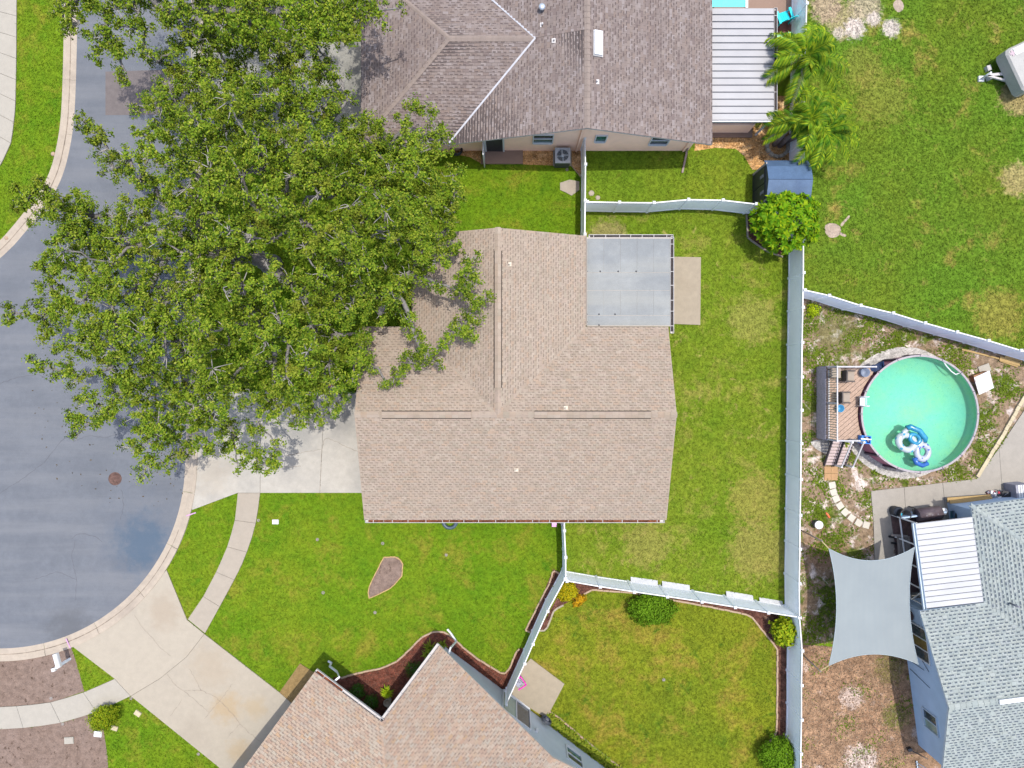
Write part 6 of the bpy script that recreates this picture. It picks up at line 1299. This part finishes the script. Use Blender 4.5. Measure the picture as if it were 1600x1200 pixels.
for x, y, r, z in ((95, 15, .5, 7), (120, 35, .6, 7.2), (140, 10, .6, 7.5), (100, 45, .35, 7), (165, 55, .6, 7.2), (185, 85, .55, 7), (150, 85, .4, 6.8), (195, 112, .4, 6.8), (190, 128, .25, 6.7), (165, 35, .5, 7.3), (200, 40, .5, 7.4), (180, 12, .55, 7.6), (215, 20, .5, 7.6), (225, 70, .4, 7), (235, 90, .35, 6.9), (270, 20, .6, 7.6), (290, 45, .45, 7.2), (300, 10, .6, 7.8), (330, 30, .5, 7.5), (360, 15, .55, 7.7), (345, 62, .4, 6.6), (390, 35, .6, 7.5), (405, 65, .5, 7), (375, 60, .4, 6.9), (430, 15, .5, 7.8), (420, 85, .4, 6.8), (470, 45, .5, 7.3), (480, 75, .4, 7), (455, 75, .35, 6.9), (505, 55, .45, 7.2), (530, 30, .65, 7.4), (545, 55, .5, 7.2), (510, 20, .4, 7.5), (555, 10, .6, 7.4), (590, 15, .5, 7.2), (600, 35, .25, 7), (625, 12, .22, 7), (575, -10, .6, 7.4), (310, 60, .5, 7), (325, 10, .5, 7.8), (345, 40, .5, 7.6), (375, 35, .5, 7.6), (405, 15, .5, 7.8), (415, 45, .5, 7.4), (440, 40, .5, 7.3), (450, 15, .5, 7.7), (465, 62, .45, 7.1), (495, 30, .5, 7.4), (520, 45, .5, 7.3), (545, 30, .5, 7.3), (535, 60, .4, 7), (560, 30, .45, 7.2), (510, 5, .5, 7.6), (480, 10, .5, 7.7), (540, 5, .5, 7.5), (360, 50, .5, 7.2), (390, 10, .5, 7.8), (435, 65, .45, 7), (110, 10, .5, 7.2), (160, 15, .5, 7.4), (205, 5, .5, 7.6), (245, 5, .5, 7.6), (225, 45, .45, 7.2), (175, 70, .5, 7.1), (265, 40, .45, 7.2), (485, -10, .6, 8), (230, -15, .7, 8), (130, -25, .8, 7.8), (320, -30, .9, 8.4), (400, -25, .8, 8.4), (250, -70, 1.1, 8.6), (360, -90, 1.2, 9), (460, -80, 1.1, 8.8), (550, -70, 1.0, 8.2), (150, -90, 1.1, 8.2), (300, -150, 1.2, 9), (420, -160, 1.2, 9), (530, -150, 1.1, 8.4), (200, -160, 1.1, 8.4)):
    add_lobe(x, y, z, r, .85)
branch_tree(lobes, None, (345, -105), 3.2, "oak tree at the top edge with pale bare branches over the road", "tree", "oak_tree", 1700, .115, 10, .42)

def bush(nm, px, py, rx, ry, hh, m, n, size, label, cat, group=None, squash=1.0, rz=0.0):
    p = P(px, py, hh * .5); o = thing(nm, (p.x, p.y, 0), label, cat, group); d = rand_dirs(n, -.2); n_ = len(d); bumpy = 1 + .13 * np.sin(d[:, 0:1] * 5 + px) * np.cos(d[:, 1:2] * 6 + py) + .10 * np.sin(d[:, 0:1] * 13 + py) * np.sin(d[:, 1:2] * 11 + px)
    rad = np.where(RNG.random((n_, 1)) < .05, RNG.uniform(1.02, 1.2, (n_, 1)), RNG.uniform(.62, 1.05, (n_, 1))) * bumpy; ca, sa = math.cos(rz), math.sin(rz)
    lx, ly = d[:, 0] * rx, d[:, 1] * ry; off = np.stack([lx * ca - ly * sa, lx * sa + ly * ca, d[:, 2] * hh * .55], 1)
    pos = np.array([p.x, p.y, hh * .48]) + off * rad; nrm = d + np.array([0, 0, .35]) + RNG.normal(size=(n_, 3)) * .5
    np_mesh("foliage", leaf_quads(pos, nrm, size * RNG.uniform(.7, 1.3, n_), .5, .1), 4, m, o)
    c = MB()
    for k in range(6): a = k * 1.047; c.tube([(p.x + .05 * math.cos(a), p.y + .05 * math.sin(a), 0), (p.x + rx * .4 * math.cos(a), p.y + ry * .4 * math.sin(a), hh * .5), (p.x + rx * .62 * math.cos(a + .2), p.y + ry * .62 * math.sin(a + .2), hh * .72)], [.03, .02, .01], 5)
    c.build("stems", M['bark'], o); return o
bush("round_shrub", 163, 1121, .82, .62, .95, shrub_y, 3600, .09, "round clipped yellow green shrub at the sidewalk bend", "shrub", rz=.5)
bush("wide_shrub", 1019, 951, 1.28, .88, 1.2, shrub, 7000, .11, "broad rounded green shrub against the south yard's top fence", "shrub")
bush("corner_shrub", 1217, 1180, 1.05, 1.0, 1.3, shrub, 6000, .11, "rounded green shrub in the bottom right corner of the south yard", "shrub")
bush("slender_shrub", 1224, 985, .62, .78, 1.4, shrub_y, 1500, .19, "loose leafed shrub beside the long fence in the corner bed", "shrub")
bush("golden_shrub", 884, 924, .62, .55, .5, gold, 2200, .11, "golden yellow shrub in the corner bed below the fence junction", "shrub")
bush("small_golden_shrub", 905, 938, .42, .25, .35, leaf_mat("bronze_leaves", [(.35, .16, .01), (.48, .28, .02), (.14, .10, .02)], trans=.3), 500, .12, "small bronze leaved shrub right of the golden shrub", "shrub", rz=.6)
bush("front_shrub", 545, 590, .7, .9, 1.0, shrub, 2500, .11, "dark green shrub beside the central house front under the oak", "shrub")
bush("flowering_shrub", 511, 607, .28, .25, .6, leaf_mat("pink_flowers", [(.62, .10, .42), (.68, .20, .52), (.12, .2, .03)], trans=.3), 260, .12, "small pink flowering shrub by the driveway corner under the oak", "shrub")
bush("yellow_weed", 1271, 484, .36, .36, .3, leaf_mat("lime_leaves", [(.30, .42, .02), (.40, .48, .03), (.2, .32, .02)], trans=.35), 380, .12, "bright lime weed clump below the slanting fence's left end", "plant")
for x, y, r, lb in ((636 - 56, 1097, .42, "dark ball shrub shaded near the notch bed's inner edge"), (559, 1080, .42, "dark ball shrub left of the other in the notch bed"), (648, 1048, .5, "shaded green shrub along the right wing's eave")):
    bush("ball_shrub", x, y, r, r, .6, leaf_mat("dark_box_leaves", [(.02, .07, .02), (.04, .11, .025), (.03, .09, .02)], trans=.25) if x == 580 else bpy.data.materials["dark_box_leaves"], 900, .07, lb, "shrub", "clipped shrubs in the notch bed")

# broad-leaved round tree over the fence: whorls of glossy leaves
bt = thing("round_tree", P(1222, 360), "round glossy leaved tree over the fence corner below the dark shed", "tree"); pc = P(1231, 344, 2.1)
d = rand_dirs(330, -.25); bl = 1 + .10 * np.sin(d[:, 0] * 6) * np.cos(d[:, 1] * 5); cpos = np.array([pc.x, pc.y, 1.75]) + d * np.array([1.62, 1.52, 1.25]) * (RNG.uniform(.72, 1.04, len(d)) * bl)[:, None]
vv = []
for q, dd_ in zip(cpos, d):
    k = 11; a0 = random.uniform(0, 6.28); ax = Vector(dd_) + Vector((0, 0, .6)); ax.normalize(); u = ax.orthogonal().normalized(); w_ = ax.cross(u)
    for j in range(k):
        a = a0 + j * 2.4; tilt = random.uniform(.25, 1.0); dirv = (u * math.cos(a) + w_ * math.sin(a)) * math.sin(.5 + tilt * .9) + ax * math.cos(.5 + tilt * .9); L = random.uniform(.22, .36); sdv = dirv.cross(ax).normalized() * L * .17; q0 = Vector(q); m1 = q0 + dirv * L * .5 + ax * .02
        vv += [tuple(q0), tuple(m1 + sdv), tuple(q0 + dirv * L - ax * .05), tuple(m1 - sdv)]
np_mesh("crown", np.array(vv), 4, gloss, bt); b0 = P(1222, 360); c = MB(); c.tube([b0, b0 + Vector((.05, .1, .9)), Vector((pc.x, pc.y, 1.7))], [.13, .1, .06], 8)
for k in range(9): a = k * .7; c.tube([Vector((pc.x - .1, pc.y - .1, 1.2)), Vector((pc.x + .8 * math.cos(a), pc.y + .8 * math.sin(a), 2.0)), Vector((pc.x + 1.25 * math.cos(a), pc.y + 1.2 * math.sin(a), 2.2))], [.06, .04, .015], 6)
c.build("trunk", M['bark'], bt)

# palms
def palm(base_px, top_px, h, nf, fl, label):
    b0 = P(*base_px); t0 = P(*top_px, h); o = thing("palm_tree", b0, label, "palm tree", "feather palms by the fence"); c = MB(); mid = b0.lerp(t0, .5) + Vector((0, 0, .25))
    c.tube([b0, b0.lerp(mid, .5) + Vector((0, 0, .1)), mid, t0], [.15, .12, .10, .085], 10); c.build("trunk", simple("palm_bark", (.36, .29, .27), .9, var=.2, scale=8), o)
    for i in range(nf):
        az = i * 2.399 + random.gauss(0, .2); el = random.uniform(.2, 1.2); L = fl * random.uniform(.8, 1.1); dv = Vector((math.cos(az) * math.cos(el), math.sin(az) * math.cos(el), math.sin(el))); droop = .48 + .30 * random.random()
        pts = [t0 + dv * (L * s) + Vector((0, 0, -droop * L * s * s)) for s in [k / 12 for k in range(13)]]; c = MB(); c.tube(pts, [.03 * (1 - .8 * k / 12) for k in range(13)], 4, 0, False); side0 = dv.cross(Vector((0, 0, 1)))
        side0 = side0.normalized() if side0.length > .05 else Vector((1, 0, 0)); tw_ = random.gauss(0, .35); K = 30
        for k in range(K):
            s = .12 + .88 * k / (K - 1); p = t0 + dv * (L * s) + Vector((0, 0, -droop * L * s * s)); tan = (dv + Vector((0, 0, -2 * droop * s))).normalized(); up = side0.cross(tan).normalized()
            ll = fl * .26 * math.sin(min(1, .25 + s * .8) * math.pi * .5) * (1.15 - .55 * s ** 3)
            for sg in (-1, 1):
                wv_k = 1; dirv = (side0 * sg * .85 + tan * .55 + up * (.05 - .25 * random.random() + tw_ * sg * .5)).normalized(); wv_ = tan * .046; e = p + dirv * ll + Vector((0, 0, -.30 * ll - .25 * random.random() * ll))
                m_ = p + dirv * ll * .5 + Vector((0, 0, .02)); c.face([p - wv_ * .6, m_ - wv_, e, m_ + wv_])
        c.build("frond", palm_m, o)
palm((1234, 108), (1258, 88), 3.0, 17, 2.5, "uppermost feather palm arching over the fence beside the porch roof")
palm((1218, 228), (1266, 184), 2.9, 15, 2.2, "middle feather palm leaning out of the stone planter ring")
palm((1224, 222), (1289, 203), 2.7, 14, 2.1, "rightmost feather palm spreading over the field side of the fence")
palm((1210, 226), (1236, 197), 2.3, 6, 1.6, "smallest feather palm rising low from the stone planter ring")

# spiky and strap-leaved plants
def spiky(nm, px, py, n, L, m, label, cat, group=None, z0=.05, w=.035, el=(.2, 1.2)):
    p = P(px, py, z0 + L * .4); o = thing(nm, (p.x, p.y, 0), label, cat, group); c = MB()
    for i in range(n):
        az = i * 2.399 + random.gauss(0, .2); e_ = random.uniform(*el); dv = Vector((math.cos(az) * math.cos(e_), math.sin(az) * math.cos(e_), math.sin(e_))); l = L * random.uniform(.75, 1.1); sd = dv.cross(Vector((0, 0, 1))).normalized() * w; b = Vector((p.x, p.y, z0)); m_ = b + dv * l * .55 + Vector((0, 0, .03)); t = b + dv * l - Vector((0, 0, .25 * l))
        c.face([b - sd * .5, m_ - sd, m_ + sd, b + sd * .5]); c.face([m_ - sd, t, m_ + sd])
    c.build("blades", m, o); return o
bl_m = leaf_mat("strap_leaves", [(.10, .17, .03), (.17, .24, .035), (.26, .28, .06), (.13, .20, .03)], trans=.3)
spiky("yucca_plant", 672, 1014, 46, .62, bl_m, "spiky yucca at the right wing's eave corner in the mulch", "plant", "yuccas in the notch bed", .1)
spiky("yucca_plant", 667, 1024, 34, .45, bl_m, "smaller spiky yucca directly below the corner yucca", "plant", "yuccas in the notch bed", .1)
spiky("yucca_plant", 692, 1008, 26, .4, bl_m, "spiky yucca right of the corner by the downspout", "plant", "yuccas in the notch bed", .1)
spiky("cordyline", 603, 1083, 44, .50, leaf_mat("lime_strap_leaves", [(.22, .32, .02), (.30, .38, .03), (.16, .26, .02)], trans=.35), "bright lime spiky plant beside the stone pot in the notch bed", "plant", None, .15)
spiky("yellow_bromeliad", 1316.5, 586, 26, .38, leaf_mat("yellow_strap_leaves", [(.48, .42, .02), (.35, .36, .03), (.2, .26, .03)], trans=.3), "yellow leaved potted plant between the tan table and chair on deck", "plant", None, DZ + .1)
spiky("deck_plant", 1323, 693, 14, .3, bl_m, "small grey green potted plant on the right stair's top step", "plant", None, DZ + .0)
hed0 = spiky("liriope_clump", 868, 1128, 42, .38, bl_m, "strap leaved border clump in the row along the grey south wall", "plant", "strap leaved clumps along the south wall", .03, .032)
a, b = P(856, 1119), P(985, 1222); Lh = (b - a).length; n = int(Lh / .30)
for i in range(n):
    for k in range(2):
        q = a.lerp(b, (i + .5 * k) / n) + Vector((.6, .8, 0)) * (-.10 + .20 * k) + Vector((random.gauss(0, .04), random.gauss(0, .04), 0))
        o = hed0 if (i == 0 and k == 0) else copy_tree(hed0); o.location = (q.x, q.y, 0); o.rotation_euler.z = random.uniform(0, 6.28)

# ------------------------------------------------------------------ grass blades standing on the lawns
EXCL.append([(WX - .0, SY), (EX, SY), (EX, NY), (JE, NY), (LX1, NY), (LX1, GY), (JW, GY), (JW, NY), (WX, NY)])
def blades(nm, region_px, m, dens, size, label, tuft=1.0, thin=None):
    poly = [(p.x, p.y) for p in PP(region_px)]; xs = [p[0] for p in poly]; ys = [p[1] for p in poly]; x0, x1, y0, y1 = max(min(xs), -29), min(max(xs), 29), max(min(ys), -22), min(max(ys), 22)
    n = int((x1 - x0) * (y1 - y0) * dens); X = RNG.uniform(x0, x1, n); Y = RNG.uniform(y0, y1, n); ok = in_poly(X, Y, poly)
    for e in EXCL: ok &= ~in_poly(X, Y, e)
    if thin is not None: ok &= (np.sin(X * 1.7 + 1.3 * np.sin(Y * 1.1)) * np.cos(Y * 1.9 + np.sin(X * .8)) + RNG.normal(size=n) * .35 > thin)
    X, Y = X[ok], Y[ok]; n = len(X); az = RNG.uniform(0, 6.283, n); L = size * RNG.uniform(.6, 1.4, n); w = L * .16 * tuft; dx, dy = np.cos(az), np.sin(az); v = np.empty((n, 3, 3))
    v[:, 0] = np.stack([X - dy * w, Y + dx * w, np.full(n, .012)], 1); v[:, 1] = np.stack([X + dy * w, Y - dx * w, np.full(n, .012)], 1); v[:, 2] = np.stack([X + dx * L * .8, Y + dy * L * .8, .012 + L * RNG.uniform(.3, .7, n)], 1)
    o = np_mesh(nm, v.reshape(-1, 3), 3, m); tag(o, label, "grass", None, "stuff")
FRONT = [(-40, -60), (909, -60), (909, 330), (909, 366), (884, 600), (884, 905), (855, 955), (832, 1005), (800, 1070), (770, 1130), (500, 1240), (-40, 1240)]
blades("grass", FRONT, M['lawn'], 240, .10, "vivid short turf of the front and left lawns"); blades("grass", BACK, M['lawn_back'], 240, .10, "yellow green worn turf of the fenced back lawn")
blades("grass", SIDE, M['lawn_side'], 240, .10, "turf of the small side lawn below the north house"); blades("grass", SOUTH, M['lawn_south'], 240, .10, "olive patchy turf of the south yard")
blades("grass", FIELD, M['field'], 200, .13, "rough patchy turf of the open field at right"); 
weed = ground_mat("weed_tufts", (.11, .175, .025), (.15, .21, .03), (.08, .14, .02), seed=71)
blades("weeds", DIRT, weed, 300, .14, "scattered weeds over the sandy pool yard", 1.4, .22); blades("weeds", [(1228, 1005), (1420, 1005), (1430, 1240), (1228, 1240)], weed, 160, .12, "sparse weeds over the wood chip yard", 1.3, .75)
chip = island_mat("loose_wood_chips", [(.42, .28, .18), (.30, .19, .12), (.50, .38, .27), (.22, .14, .09), (.38, .27, .2)])
def scatter_bits(nm, region_px, m, dens, size, label, z=.02, h=.02):
    poly = [(p.x, p.y) for p in PP(region_px)]; xs = [p[0] for p in poly]; ys = [p[1] for p in poly]; x0, x1, y0, y1 = min(xs), max(xs), min(ys), max(ys); n = int((x1 - x0) * (y1 - y0) * dens); X = RNG.uniform(x0, x1, n); Y = RNG.uniform(y0, y1, n); ok = in_poly(X, Y, poly); X, Y = X[ok], Y[ok]; n = len(X)
    pos = np.stack([X, Y, z + RNG.uniform(0, h, n)], 1); nrm = np.array([0, 0, 1.0]) + RNG.normal(size=(n, 3)) * .3; o = np_mesh(nm, leaf_quads(pos, nrm, size * RNG.uniform(.6, 1.5, n), .5), 4, m); tag(o, label, "ground cover", None, "stuff")
scatter_bits("wood_chips", [(1232, 1005), (1405, 1005), (1420, 1200), (1232, 1230)], chip, 110, .085, "loose brown wood chips below the shade sail", .012)
scatter_bits("pebbles", [(1090, 195), (1238, 195), (1238, 262), (1196, 264), (1175, 266), (1163, 244), (1150, 233), (1118, 231)], island_mat("tan_pebbles", [(.55, .36, .18), (.40, .23, .10), (.64, .48, .30), (.30, .17, .08), (.58, .40, .22)]), 220, .075, "tan pebbles between the north house and the palms", .025)
scatter_bits("pebbles", [(818, 222), (906, 222), (907, 272), (896, 264), (893, 258), (818, 256)], bpy.data.materials["tan_pebbles"], 220, .075, "tan pebbles beside the air conditioner", .025)
scatter_bits("pebbles", [(690, 215), (751, 222), (751, 254), (735, 245), (712, 240), (690, 239)], bpy.data.materials["tan_pebbles"], 220, .075, "tan pebbles left of the open white door", .025)
bk = island_mat("bark_chunks", [(.24, .10, .075), (.15, .06, .045), (.30, .14, .10), (.10, .045, .035), (.20, .10, .08)])
scatter_bits("fallen_leaves", [(40, 580), (120, 560), (292, 640), (292, 780), (200, 800), (90, 760), (60, 680)], island_mat('fallen_leaf', [(.10, .07, .03), (.16, .12, .05), (.07, .05, .03)]), 2.2, .10, 'fallen leaves scattered on the road below the oak', .014, .004)
scatter_bits("bark_mulch", [(533, 1059), (598, 1044), (640, 1017), (676, 989), (703, 993), (722, 1012), (787, 1056), (812, 1016), (824, 1016), (792, 1098), (640, 1150), (560, 1130)], bk, 200, .075, "red bark chunks in the notch bed", .025)
